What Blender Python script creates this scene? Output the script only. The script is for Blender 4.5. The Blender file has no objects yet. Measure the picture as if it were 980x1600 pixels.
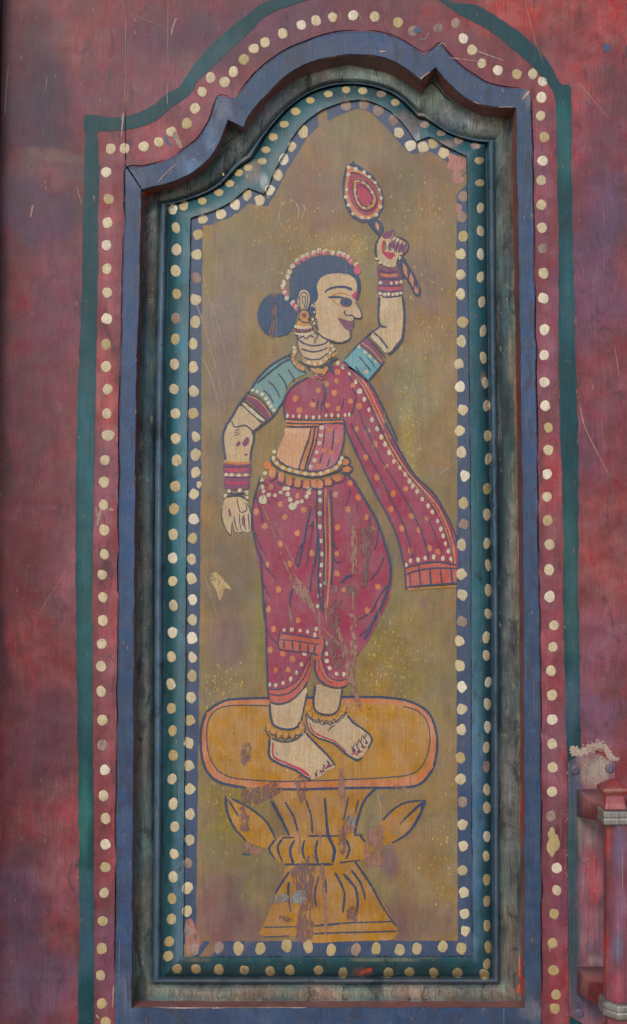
import bpy, math, random
import numpy as np
from mathutils import Vector, Matrix, noise
from mathutils.bvhtree import BVHTree
from mathutils.geometry import tessellate_polygon
random.seed(7)
scene = bpy.context.scene
COL = scene.collection

# ------------------------------------------------------------------ camera
PW, PH = 980.0, 1600.0
FPX = 1666.7
CAM = Vector((0.0, -1.0, 1.30))
TILT = math.radians(2.9)
cd = bpy.data.cameras.new('camera'); cam = bpy.data.objects.new('camera', cd); COL.objects.link(cam)
cam.location = CAM; cam.rotation_euler = (math.radians(90) + TILT, 0, 0)
cd.sensor_fit = 'VERTICAL'; cd.sensor_height = 24.0; cd.lens = 24.0 * FPX / PH
cd.clip_start = 0.01; cd.clip_end = 200
scene.camera = cam

# ------------------------------------------------------------------ world, sun, exposure
w = bpy.data.worlds.new('World'); scene.world = w; w.use_nodes = True
nt = w.node_tree; bg = nt.nodes['Background']
sky = nt.nodes.new('ShaderNodeTexSky'); sky.sky_type = 'NISHITA'; sky.sun_disc = False
SUN_EL, SUN_AZ = math.radians(36), math.radians(198)      # azimuth clockwise from +Y (north): in front of the door, to the left
sky.sun_elevation = SUN_EL; sky.sun_rotation = SUN_AZ
sky.air_density = 1.0; sky.dust_density = 2.0; sky.ozone_density = 1.2
nt.links.new(sky.outputs[0], bg.inputs[0]); bg.inputs[1].default_value = 0.12
sl = bpy.data.lights.new('sun', 'SUN'); sun = bpy.data.objects.new('sun', sl); COL.objects.link(sun)
sl.energy = 0.7; sl.angle = math.radians(15); sl.color = (1.0, 0.97, 0.93)
sd = Vector((math.sin(SUN_AZ) * math.cos(SUN_EL), math.cos(SUN_AZ) * math.cos(SUN_EL), math.sin(SUN_EL)))
sun.rotation_euler = sd.to_track_quat('Z', 'Y').to_euler()
vs = scene.view_settings
scene.display_settings.display_device = 'sRGB'
vs.view_transform = 'Standard'; vs.look = 'None'; vs.exposure = 0.56; vs.gamma = 1.0; vs.use_curve_mapping = False

# ------------------------------------------------------------------ photograph pixel -> place on the door
ct, st_ = math.cos(TILT), math.sin(TILT)
def P(px, py, h=0.0):
    """point of the door's plane (raised by h metres towards the viewer) measured at pixel px, py"""
    u = (px - PW / 2) / FPX; v = (PH / 2 - py) / FPX
    dx, dy, dz = u, ct - v * st_, st_ + v * ct
    t = (-h - CAM.y) / dy
    return (CAM.x + dx * t, -h, CAM.z + dz * t)
def Pn(px, py, h):
    px = np.asarray(px, float); py = np.asarray(py, float); h = np.asarray(h, float) + 0 * px
    u = (px - PW / 2) / FPX; v = (PH / 2 - py) / FPX
    dy = ct - v * st_; dz = st_ + v * ct
    t = (-h - CAM.y) / dy
    return np.stack([u * t, -h, CAM.z + dz * t], -1)
def Q(x, y, z):
    X = np.asarray(x, float); Y = np.asarray(y, float) - CAM.y; Z = np.asarray(z, float) - CAM.z
    d = Y * ct + Z * st_; v = -Y * st_ + Z * ct
    return PW / 2 + X / d * FPX, PH / 2 - v / d * FPX
def zc(x0, y0, s, pts):
    return [(x0 + a / s, y0 + b / s) for a, b in pts]
PX = 0.0006

# ------------------------------------------------------------------ colour helpers
def lin(c):
    c = np.asarray(c, float) / 255.0
    return np.where(c <= 0.04045, c / 12.92, ((c + 0.055) / 1.055) ** 2.4)
GAIN = 0.80
GREY = -0.06
def soft(c):
    lum = (c * np.array([.3, .5, .2])).sum(-1, keepdims=True)
    return np.maximum(c * (1 - GREY) + lum * GREY, 0) + np.array([.0, .003, .006])  # faint cool lift in every colour, imitating a veil of sheen
def L(r, g, b, k=1.0):
    v = np.clip(soft(lin((r, g, b))) * GAIN * k, 0, 1)
    return (float(v[0]), float(v[1]), float(v[2]), 1.0)

def vnoise(x, y, s, seed=0):
    """cheap smooth value noise on arrays"""
    rs = np.random.RandomState(seed); T = rs.rand(256, 256)
    x = np.asarray(x, float) / s + 37.3 + seed; y = np.asarray(y, float) / s + 11.7
    xi = np.floor(x).astype(int); yi = np.floor(y).astype(int); fx = x - xi; fy = y - yi
    fx = fx * fx * (3 - 2 * fx); fy = fy * fy * (3 - 2 * fy)
    g = lambda a, b: T[a % 256, b % 256]
    return (g(xi, yi) * (1 - fx) + g(xi + 1, yi) * fx) * (1 - fy) + (g(xi, yi + 1) * (1 - fx) + g(xi + 1, yi + 1) * fx) * fy
def fbm(x, y, s, seed=0, o=4):
    r = 0; a = 0.5; t = 0
    for i in range(o):
        r = r + a * vnoise(x, y, s / 2 ** i, seed + i); t += a; a *= 0.55
    return r / t

# ------------------------------------------------------------------ materials
def mat_paint(name, rgb=None, attr=None, rough=0.46, var=0.22, streak=0.16, chip=None, chip_amt=0.0,
              chip2=None, chip2_amt=0.0, bump=0.35, speck=0.25, spec=0.45, scratch=0.10, metallic=0.0, seed=0.0, stretch=(700, 700, 45), holes=0.0):
    m = bpy.data.materials.new(name); m.use_nodes = True
    t = m.node_tree; N = t.nodes; K = t.links; bs = N['Principled BSDF']
    geo = N.new('ShaderNodeNewGeometry')
    def mapping(scale, loc=(0, 0, 0), rot=(0, 0, 0)):
        mp = N.new('ShaderNodeMapping'); mp.inputs['Scale'].default_value = scale
        mp.inputs['Location'].default_value = loc; mp.inputs['Rotation'].default_value = rot
        K.new(geo.outputs['Position'], mp.inputs['Vector']); return mp.outputs[0]
    def nz(vec, scale, detail=4, rough_=0.55, dist=0.0):
        n = N.new('ShaderNodeTexNoise'); n.inputs['Scale'].default_value = scale; n.inputs['Detail'].default_value = detail
        n.inputs['Roughness'].default_value = rough_; n.inputs['Distortion'].default_value = dist
        K.new(vec, n.inputs['Vector']); return n.outputs['Fac']
    def rng(v, a, b, c, d):
        r = N.new('ShaderNodeMapRange'); r.inputs[1].default_value = a; r.inputs[2].default_value = b
        r.inputs[3].default_value = c; r.inputs[4].default_value = d; r.clamp = True
        K.new(v, r.inputs[0]); return r.outputs[0]
    def mul(a, b):
        r = N.new('ShaderNodeMath'); r.operation = 'MULTIPLY'
        for i, s in enumerate((a, b)):
            if isinstance(s, (int, float)): r.inputs[i].default_value = s
            else: K.new(s, r.inputs[i])
        return r.outputs[0]
    def add(a, b):
        r = N.new('ShaderNodeMath'); r.operation = 'ADD'
        for i, s in enumerate((a, b)):
            if isinstance(s, (int, float)): r.inputs[i].default_value = s
            else: K.new(s, r.inputs[i])
        return r.outputs[0]
    def mix(f, a, b):
        r = N.new('ShaderNodeMix'); r.data_type = 'RGBA'
        if isinstance(f, (int, float)): r.inputs[0].default_value = f
        else: K.new(f, r.inputs[0])
        for s, k in ((a, 6), (b, 7)):
            if isinstance(s, tuple): r.inputs[k].default_value = s
            else: K.new(s, r.inputs[k])
        return r.outputs[2]
    o = (seed * 3.7, seed * 1.3, seed * 2.1)
    if attr:
        at = N.new('ShaderNodeAttribute'); at.attribute_name = attr; base = at.outputs['Color']
    else:
        base = rgb
    n1 = nz(mapping((1, 1, 1), o), 38, 8, 0.70, 0.4)
    n2 = nz(mapping(stretch, o), 1.0, 3, 0.6)
    n4 = nz(mapping((stretch[0] * 2.2, stretch[1] * 2.2, stretch[2] * .6), (3 + o[0], 1, 2)), 1.0, 2, 0.5)
    n3 = nz(mapping((1, 1, 1), o), 900, 2, 0.7)
    k = mul(mul(mul(rng(n1, 0.3, 0.7, 1 - var, 1 + var), rng(n2, 0.3, 0.7, 1 - streak, 1 + streak)), rng(n4, 0.3, 0.7, 1 - streak, 1 + streak)), rng(n3, 0.3, 0.7, 1 - speck * 0.45, 1 + speck * 0.45))
    hs = N.new('ShaderNodeHueSaturation'); K.new(k, hs.inputs['Value'])
    K.new(rng(nz(mapping((1, 1, 1), o), 60, 3), 0.3, 0.7, 0.86, 1.12), hs.inputs['Saturation'])
    if isinstance(base, tuple): hs.inputs['Color'].default_value = base
    else: K.new(base, hs.inputs['Color'])
    c = hs.outputs[0]
    if chip_amt > 0:                       # flakes and rubbed places where an older coat shows
        f = mul(rng(nz(mapping((1, 1, 0.7), o), 150, 9, 0.72, 0.6), 0.70 - chip_amt * 0.25, 0.73 - chip_amt * 0.25, 0, 1), 0.8)
        c = mix(f, c, chip)
    if chip2_amt > 0:
        f = mul(rng(nz(mapping((1, 1, 0.45), (5 + o[0], 0, 1)), 60, 10, 0.75, 0.8), 0.66 - chip2_amt * 0.3, 0.74 - chip2_amt * 0.3, 0, 1), 0.7)
        c = mix(f, c, chip2)
    if scratch > 0:                        # hairline scratches, all over the door in the same directions
        for r_, sd_ in ((0.45, 1.0), (-0.3, 7.0), (0.05, 13.0)):
            s1 = nz(mapping((420, 420, 7), (sd_, 0, sd_ * 3), (0, r_, 0)), 1.0, 1, 0.4)
            s2 = nz(mapping((1, 1, 1), (sd_, 2, 4)), 14, 2)
            f = mul(mul(rng(s1, 0.74, 0.80, 0, 1), rng(s2, 0.52, 0.62, 0, 1)), scratch * 3)
            c = mix(f, c, L(190, 165, 145))
    f = mul(rng(nz(mapping((1, 1, 1), o), 420, 2, 0.5), 0.76, 0.80, 0, 1), speck * 1.6)
    c = mix(f, c, L(215, 200, 170))
    f = mul(rng(nz(mapping((1, 1, 1), (9, 9, 9)), 260, 3, 0.5), 0.75, 0.80, 0, 1), speck * 1.2)
    c = mix(f, c, L(45, 40, 50))
    K.new(c, bs.inputs['Base Color'])
    K.new(rng(n1, 0.3, 0.7, rough - 0.04, rough + 0.14), bs.inputs['Roughness'])
    bs.inputs['Coat Weight'].default_value = 0.0; bs.inputs['Coat Roughness'].default_value = 0.5
    bs.inputs['Specular IOR Level'].default_value = spec * 1.25; bs.inputs['Metallic'].default_value = metallic
    if holes > 0:
        hv = nz(mapping((520, 520, 110), (4, 0, 8)), 1.0, 6, 0.65, 0.5); hv2 = nz(mapping((1, 1, 1), (2, 0, 5)), 120, 4, 0.6)
        K.new(rng(add(mul(hv, 0.65), mul(hv2, 0.35)), holes - 0.035, holes + 0.035, 0, 1), bs.inputs['Alpha'])
    bp = N.new('ShaderNodeBump'); bp.inputs['Strength'].default_value = bump; bp.inputs['Distance'].default_value = 0.0006
    hh = add(add(mul(n2, 0.55), mul(n1, 0.9)), mul(n3, 0.35))
    K.new(hh, bp.inputs['Height']); K.new(bp.outputs[0], bs.inputs['Normal'])
    return m

# ------------------------------------------------------------------ objects
def mesh_obj(name, verts, faces, mat, parent=None, smooth=False, attr=None):
    me = bpy.data.meshes.new(name)
    me.from_pydata([tuple(v) for v in verts], [], [tuple(f) for f in faces])
    if attr is not None:
        a = me.color_attributes.new('Tint', 'FLOAT_COLOR', 'POINT')
        arr = np.ones((len(verts), 4), np.float32); arr[:, :3] = attr
        a.data.foreach_set('color', arr.ravel())
    me.materials.append(mat)
    if smooth:
        me.polygons.foreach_set('use_smooth', [True] * len(me.polygons))
        me.update(); me.set_sharp_from_angle(angle=math.radians(32))
    me.update()
    o = bpy.data.objects.new(name, me); COL.objects.link(o)
    if parent: o.parent = parent
    return o

door = bpy.data.objects.new('painted_door', None); COL.objects.link(door)  # the door leaf: planks, frame, panel and handle hang from it
door['label'] = 'red painted wooden door with dotted arched panel showing a dancing woman'
door['category'] = 'door'
SLOT = {}

# tints: list of (px, py, rx, ry, (r,g,b), strength), blended one over another with a broken edge
def tint(px, py, base, blobs, seed=1, warp=26, brk=0.9, mott=0):
    c = np.ones(px.shape + (3,)) * lin(base)
    wx = (fbm(px, py, 90, seed) - .5) * warp * 2; wy = (fbm(px, py, 90, seed + 9) - .5) * warp * 2
    rag = fbm(px, py, 34, seed + 20, 5)
    for i, (x, y, rx, ry, rgb, s) in enumerate(blobs):
        d = np.sqrt(((px + wx - x) / rx) ** 2 + ((py + wy - y) / ry) ** 2)
        f = np.clip((1.25 - d) / 0.9 + (rag - .5) * brk, 0, 1); f = f * f * (3 - 2 * f) * s
        f = f[..., None]
        c = c * (1 - f) + lin(rgb) * f
    if mott:
        m1 = (fbm(px, py * .4, 46, seed + 31, 5) - .5) * 2; m2 = (fbm(px + 500, py * .5, 70, seed + 41, 5) - .5) * 2; m3 = (fbm(px * 1.0, py * .12, 9, seed + 51, 3) - .5) * 2
        c[..., 0] *= 1 + mott * 1.0 * m1; c[..., 1] *= 1 - mott * .25 * m1; c[..., 2] *= 1 - mott * .45 * m1
        c *= (1 + mott * 1.1 * m2 + mott * .5 * m3)[..., None]
        c = np.clip(c, 0.004, 1)
    return soft(c) * GAIN

RED = (120, 60, 64)
board_blobs = [
    (12, 700, 46, 1300, (98, 34, 42), .9), (0, 300, 16, 1200, (58, 18, 24), .9), (70, 150, 60, 120, (84, 50, 66), .8), (100, 60, 80, 50, (124, 56, 56), .8), (50, 160, 60, 140, (66, 42, 60), .9), (30, 60, 60, 80, (84, 40, 44), .7),
    (300, 60, 150, 60, (88, 58, 76), .8), (130, 70, 60, 40, (138, 74, 74), .7), (220, 130, 120, 70, (128, 76, 88), .7), (430, 20, 120, 40, (96, 60, 74), .8), (110, 260, 110, 30, (116, 84, 88), .6),
    (60, 340, 80, 70, (80, 54, 74), .85), (100, 480, 60, 90, (104, 58, 80), .7), (50, 620, 56, 120, (92, 48, 60), .8),
    (50, 820, 60, 120, (112, 52, 60), .8), (112, 900, 30, 120, (128, 78, 86), .6), (70, 1010, 60, 80, (126, 48, 50), .85), (30, 880, 30, 90, (110, 40, 46), .8),
    (60, 1160, 50, 90, (96, 44, 58), .8), (80, 1280, 50, 60, (132, 62, 66), .8), (40, 1400, 60, 80, (88, 62, 84), .8), (100, 1380, 50, 60, (140, 84, 90), .6),
    (60, 1540, 80, 80, (104, 72, 92), .9), (170, 420, 30, 130, (150, 90, 100), .7), (170, 620, 24, 80, (178, 92, 92), .8),
    (165, 800, 26, 120, (146, 90, 104), .7), (170, 980, 24, 90, (160, 86, 92), .7), (170, 1150, 24, 90, (150, 84, 90), .6), (170, 1320, 24, 90, (152, 78, 82), .8), (170, 1500, 26, 90, (116, 76, 96), .8),
    (230, 225, 60, 40, (160, 84, 92), .7), (330, 150, 60, 60, (150, 84, 96), .5), (480, 40, 130, 40, (118, 68, 84), .7),
    (700, 70, 70, 50, (132, 68, 76), .8), (850, 20, 160, 40, (176, 70, 62), .9), (930, 60, 80, 60, (150, 66, 66), .8), (900, 130, 60, 70, (150, 74, 76), .8),
    (940, 230, 60, 70, (136, 70, 84), .8), (945, 330, 60, 90, (104, 68, 92), .9), (850, 300, 20, 140, (136, 80, 100), .7), (920, 460, 60, 120, (110, 74, 100), .9),
    (950, 640, 50, 90, (136, 70, 80), .8), (910, 700, 40, 70, (128, 68, 84), .8), (860, 560, 22, 100, (156, 90, 110), .7), (860, 770, 22, 90, (160, 78, 82), .8),
    (940, 860, 60, 110, (150, 76, 74), .8), (930, 1010, 60, 70, (138, 76, 90), .8), (930, 1120, 60, 60, (112, 74, 94), .9), (865, 960, 20, 120, (146, 78, 90), .7), (865, 1200, 20, 120, (150, 84, 96), .7),
    (865, 1420, 22, 120, (128, 62, 80), .8), (868, 1570, 22, 60, (150, 70, 80), .8),
]
stains = [(100, 236, 90, 10, (126, 100, 88), .55), (300, 95, 26, 22, (132, 96, 86), .35), (205, 152, 7, 8, (150, 112, 100), .6), (870, 1290, 8, 40, (176, 162, 128), .0)]

wood = mat_paint('bare_wood', L(70, 46, 38), rough=0.8, spec=0.2)
m_board = mat_paint('red_board_paint', attr='Tint', rough=0.5, var=0.36, streak=0.13, chip=L(158, 106, 98), chip_amt=0.19, chip2=L(78, 46, 56), chip2_amt=0.36, bump=0.8, speck=0.4, scratch=0.15, spec=0.30)

# ------------------------------------------------------------------ the moulded frame: closed outlines, each traced as eight runs between corners
def spline(pts, n):
    """Catmull-Rom through pts, n+1 samples even in arc length"""
    p = np.array(pts, float)
    if len(p) == 2:
        t = np.linspace(0, 1, n + 1)[:, None]; return p[0] * (1 - t) + p[1] * t
    q = np.vstack([2 * p[0] - p[1], p, 2 * p[-1] - p[-2]])
    out = []
    for i in range(1, len(q) - 2):
        t = np.linspace(0, 1, 16, endpoint=False)[:, None]
        a, b, c, d = q[i - 1], q[i], q[i + 1], q[i + 2]
        out.append(0.5 * (2 * b + (c - a) * t + (2 * a - 5 * b + 4 * c - d) * t * t + (3 * b - 3 * c + d - a) * t ** 3))
    out = np.vstack(out + [p[-1:]])
    s = np.concatenate([[0], np.cumsum(np.linalg.norm(np.diff(out, axis=0), axis=1))])
    u = np.linspace(0, s[-1], n + 1)
    return np.stack([np.interp(u, s, out[:, 0]), np.interp(u, s, out[:, 1])], 1)
RUNS = [520, 90, 16, 180, 14, 80, 560, 240]
def loop(runs):
    o = []
    for r, n in zip(runs, RUNS): o.append(spline(r, n)[:-1])
    return np.vstack(o)
LA = loop([[(179, 1603), (184, 1000), (187, 640), (192, 420), (195, 300), (193, 257)],
           [(193, 257), (215, 260), (237, 257), (258, 250), (281, 238), (297, 227), (312, 210), (325, 190), (333, 168), (338, 149)],
           [(338, 149), (368, 153)],
           [(368, 153), (384, 132), (401, 111), (430, 88), (452, 75), (489, 60), (515, 52), (541, 48.6), (582, 48.6), (614, 56), (639, 69), (663, 86)],
           [(663, 86), (689, 68)],
           [(689, 68), (707, 89), (725, 106), (743, 118), (766, 131), (793, 136), (813, 137), (829, 140)],
           [(829, 140), (833, 280), (837, 500), (841, 800), (845, 1080), (846, 1420), (847, 1603)],
           [(847, 1603), (179, 1603)]])
LB = loop([[(206, 1574), (209, 1200), (211, 860), (214, 600), (219, 420), (221, 297)],
           [(221, 297), (245, 290), (270, 284), (302, 269), (323, 253), (337, 234), (347, 214), (357, 188)],
           [(357, 188), (380, 200)],
           [(380, 200), (391, 179), (412, 153), (436, 128), (463, 108), (493, 95), (541, 86), (567, 86), (592, 89), (616, 96.5), (639, 111), (658, 127)],
           [(658, 127), (681, 106)],
           [(681, 106), (701, 130), (719, 147.5), (739, 160), (766, 167), (785, 169), (806, 169)],
           [(806, 169), (808, 280), (812, 500), (816, 760), (818, 1000), (819, 1300), (820, 1574)],
           [(820, 1574), (206, 1574)]])
LC = loop([[(209, 1564), (213, 1200), (215, 860), (219, 600), (223, 420), (229, 303)],
           [(229, 303), (245, 299), (265, 294), (294, 283), (323, 264), (341, 241), (350, 218), (360, 193)],
           [(360, 193), (380, 207)],
           [(380, 207), (397, 187), (418, 160), (444, 138), (473, 120), (503, 110), (541, 102), (569, 106), (598, 112), (618, 120), (639, 133), (659, 146)],
           [(659, 146), (678, 119)],
           [(678, 119), (692, 143), (707, 155), (730, 171), (752, 180), (775, 183), (799, 184)],
           [(799, 184), (801, 280), (805, 500), (809, 760), (812, 1000), (813, 1300), (814, 1564)],
           [(814, 1564), (209, 1564)]])
LD = loop([[(239, 1537), (241, 1200), (242, 860), (244, 600), (248, 420), (251, 318)],
           [(251, 318), (272, 315), (302, 306), (329, 294), (350, 277), (364, 260), (376, 249)],
           [(376, 249), (386, 243)],
           [(386, 243), (399, 224), (416, 203), (436, 179), (461, 158), (485, 142), (514, 132), (541, 129), (571, 130), (602, 138), (627, 151), (653, 176)],
           [(653, 176), (663, 177)],
           [(663, 177), (680, 190), (696, 202), (715, 210), (735, 215), (755, 218), (773, 219)],
           [(773, 219), (774, 400), (776, 600), (778, 800), (779, 1000), (780, 1300), (780, 1537)],
           [(780, 1537), (239, 1537)]])
LF = loop([[(254, 1526), (257, 1200), (258, 860), (260, 600), (263, 420), (264, 322)],
           [(264, 322), (290, 315), (315, 307), (341, 294), (358, 279), (371, 265), (383, 256)],
           [(383, 256), (395, 248)],
           [(395, 248), (405, 231), (418, 208), (436, 186), (455, 166), (480, 149), (510, 138), (541, 133), (571, 135), (602, 143), (625, 157), (655, 186)],
           [(655, 186), (664, 187)],
           [(664, 187), (680, 197), (700, 209), (725, 219), (742, 223), (759, 225)],
           [(759, 225), (761, 400), (763, 600), (766, 800), (768, 1000), (768, 1300), (769, 1526)],
           [(769, 1526), (254, 1526)]])
LG = loop([[(287, 1495), (289, 1240), (292, 880), (294, 640), (296, 500), (299, 341)],
           [(299, 341), (321, 334), (343, 326), (364, 314), (375, 304), (388, 294)],
           [(388, 294), (412, 304)],
           [(412, 304), (420, 292), (427, 273), (447, 237), (455, 219), (473, 195), (493, 179), (514, 168), (541, 159), (571, 157), (598, 167), (612, 176), (631, 195), (650, 222)],
           [(650, 222), (670, 214)],
           [(670, 214), (680, 217), (692, 225), (714, 237), (729, 244)],
           [(729, 244), (730, 300), (732, 500), (735, 760), (736, 1000), (737, 1250), (738, 1494)],
           [(738, 1494), (287, 1495)]])
LH = loop([[(306, 1471), (309, 1240), (313, 880), (314.5, 640), (315, 500), (317, 352)],
           [(317, 352), (331, 350), (345, 345), (360, 339), (372, 331), (388, 318)],
           [(388, 318), (418, 323)],
           [(418, 323), (435, 294), (446, 270), (463, 243), (480, 215), (500, 197), (530, 180), (555, 171), (575, 174), (590, 186), (610, 206), (624, 222), (642, 241)],
           [(642, 241), (672, 237)],
           [(672, 237), (680, 240), (689, 246), (701, 254), (713, 262)],
           [(713, 262), (714, 300), (714, 500), (715, 760), (713, 900), (714, 1100), (715, 1300), (716, 1470)],
           [(716, 1470), (306, 1471)]])
NL = len(LA)
def lerp(a, b, t): return a * (1 - t) + b * t
def loft(name, rings, mat, parent, base, blobs, seed=1, closed_smooth=True, mott=.15, hard=False):
    if hard:                                # crisp arrises: every band keeps its own edge
        q = []
        for a_, b_ in zip(rings[:-1], rings[1:]): q += [a_, b_]
        rings = q
    """rings: list of (outline, height)"""
    V = []; C = []
    for lp, h in rings:
        V.append(Pn(lp[:, 0], lp[:, 1], h)); C.append(tint(lp[:, 0], lp[:, 1], base, blobs, seed, warp=6, brk=1.0, mott=mott))
    V = np.vstack(V); C = np.vstack(C); F = []
    for r in range(0, len(rings) - 1, 2 if hard else 1):
        a = r * NL; b = (r + 1) * NL
        for i in range(NL):
            j = (i + 1) % NL
            F.append((a + i, a + j, b + j, b + i))
    return mesh_obj(name, V, F, mat, parent, smooth=closed_smooth, attr=C)
MM = 0.001
# wobble so that no moulding edge is ruler straight
def wob(lp, amp, seed, s=30):
    return lp + np.stack([(fbm(lp[:, 0], lp[:, 1], s, seed, 3) - .5) * amp * 2, (fbm(lp[:, 0], lp[:, 1], s, seed + 5, 3) - .5) * amp * 2], 1)
LA = wob(LA, 2.0, 3); LB = wob(LB, 1.7, 13); LC = wob(LC, 1.2, 23); LG = wob(LG, 0.9, 33)
dust = L(168, 152, 130); HB = 1.6 * MM
m_blue = mat_paint('blue_moulding_paint', attr='Tint', rough=0.5, var=0.22, streak=0.10, chip=L(140, 136, 134), chip_amt=0.20, chip2=L(56, 56, 66), chip2_amt=0.46, bump=0.9, speck=0.45, spec=0.35)
m_cove = mat_paint('cove_paint', attr='Tint', rough=0.62, var=0.34, streak=0.28, chip=L(160, 146, 122), chip_amt=0.36, chip2=L(34, 42, 44), chip2_amt=0.48, bump=0.9, speck=0.6, spec=0.3)
m_teal = mat_paint('teal_moulding_paint', attr='Tint', rough=0.5, var=0.26, streak=0.14, chip=L(130, 136, 128), chip_amt=0.24, chip2=L(14, 48, 52), chip2_amt=0.42, bump=0.9, speck=0.3, spec=0.6)
blue_blobs = [(200, 700, 22, 300, (56, 82, 124), .6), (200, 1300, 22, 250, (56, 80, 122), .5), (215, 270, 26, 20, (92, 98, 124), .7), (345, 172, 16, 22, (112, 124, 140), .7), (560, 70, 120, 30, (64, 78, 112), .6), (830, 150, 10, 16, (140, 138, 140), .6),
    (300, 262, 26, 14, (100, 132, 168), .6), (332, 215, 12, 34, (96, 124, 156), .6),  # pale blue highlight of the upper-left curve, painted into the tint
              (840, 600, 18, 300, (78, 98, 142), .5), (195, 1560, 30, 40, (84, 94, 118), .7), (835, 1580, 24, 20, (120, 118, 124), .7), (500, 1588, 300, 14, (64, 76, 108), .5)]
loft('blue_moulding', [(LA, -1.2 * MM), (lerp(LA, LB, .03), 0.6 * MM), (lerp(LA, LB, .07), HB), (lerp(LA, LB, .5), HB + .05 * MM), (lerp(LA, LB, .96), HB), (lerp(LA, LB, .985), HB - .4 * MM), (LB, HB - 1.6 * MM)],
     m_blue, door, (54, 74, 104), blue_blobs, 4, hard=True)
# step down into the recess
m_step = mat_paint('brown_recess_paint', attr='Tint', rough=0.6, var=0.3, streak=0.2, chip=L(150, 120, 100), chip_amt=0.1, chip2=L(58, 40, 38), chip2_amt=0.35, bump=0.7, speck=0.3)
step_blobs = [(810, 700, 14, 500, (118, 52, 44), .7), (815, 1240, 10, 80, (176, 66, 46), .8), (216, 600, 10, 400, (118, 50, 46), .6), (815, 1540, 8, 20, (200, 80, 50), .8), (226, 302, 8, 6, (206, 90, 72), .9), (545, 96, 160, 20, (116, 92, 88), .7), (795, 182, 14, 12, (130, 84, 52), .8)]
loft('recess_step', [(LB, HB - 1.6 * MM), (lerp(LB, LC, .5), -9 * MM), (LC, -18 * MM)], m_step, door, (136, 88, 80), step_blobs, 6)
cove_blobs = [(232, 700, 16, 330, (44, 70, 82), .8), (236, 420, 16, 80, (92, 92, 88), .6), (222, 1000, 8, 500, (96, 96, 88), .45), (225, 1450, 14, 120, (92, 90, 82), .7), (240, 1000, 7, 520, (20, 46, 44), .7), (795, 640, 14, 330, (46, 80, 88), .85), (786, 700, 6, 400, (22, 34, 36), .8), (803, 640, 4, 420, (150, 136, 112), .8),  # inner edge beside the bead is darker, outer edge paler
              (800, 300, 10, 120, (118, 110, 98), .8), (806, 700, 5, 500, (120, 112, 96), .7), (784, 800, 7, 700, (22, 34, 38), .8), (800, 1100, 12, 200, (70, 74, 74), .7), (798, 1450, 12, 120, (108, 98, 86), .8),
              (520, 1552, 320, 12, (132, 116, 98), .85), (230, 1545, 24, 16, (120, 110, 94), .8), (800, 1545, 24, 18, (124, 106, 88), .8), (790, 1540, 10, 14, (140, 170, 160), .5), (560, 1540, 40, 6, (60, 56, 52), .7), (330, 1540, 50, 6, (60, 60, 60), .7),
              (560, 116, 120, 14, (186, 182, 172), .85), (430, 170, 40, 40, (120, 126, 136), .7), (370, 235, 20, 30, (100, 100, 96), .8), (366, 202, 10, 12, (100, 110, 104), .8), (300, 296, 50, 14, (112, 96, 88), .8), (250, 308, 20, 8, (130, 96, 84), .7),  # arch top: dusty paint, made paler still so that it looks lit
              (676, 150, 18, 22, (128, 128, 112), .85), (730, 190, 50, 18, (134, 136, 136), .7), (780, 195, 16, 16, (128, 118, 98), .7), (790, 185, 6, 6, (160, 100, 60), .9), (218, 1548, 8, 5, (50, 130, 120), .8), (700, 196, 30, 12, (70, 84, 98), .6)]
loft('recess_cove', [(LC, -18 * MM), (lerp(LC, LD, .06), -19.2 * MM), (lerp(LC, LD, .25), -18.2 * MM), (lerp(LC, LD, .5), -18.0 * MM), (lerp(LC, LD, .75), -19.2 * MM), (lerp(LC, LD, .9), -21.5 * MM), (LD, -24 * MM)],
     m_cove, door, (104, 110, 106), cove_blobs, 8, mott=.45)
bead_blobs = [(250, 900, 8, 600, (84, 112, 134), .7), (774, 900, 8, 600, (74, 100, 122), .7), (530, 140, 100, 12, (50, 78, 84), .7), (520, 1530, 300, 8, (98, 100, 104), .6), (660, 185, 16, 16, (150, 132, 118), .7), (385, 250, 12, 12, (130, 124, 116), .6)]
bead = []
for t in np.linspace(0, 1, 9):
    bead.append((lerp(LD, LF, t * .8), (-22.5 + 6.5 * math.sin(math.pi * (0.12 + .80 * t))) * MM))
bead.append((lerp(LD, LF, .86), -23 * MM)); bead.append((LF, -24 * MM))
loft('bead_moulding', [(LD, -24.5 * MM)] + bead, m_teal, door, (72, 96, 112), bead_blobs, 10)
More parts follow.
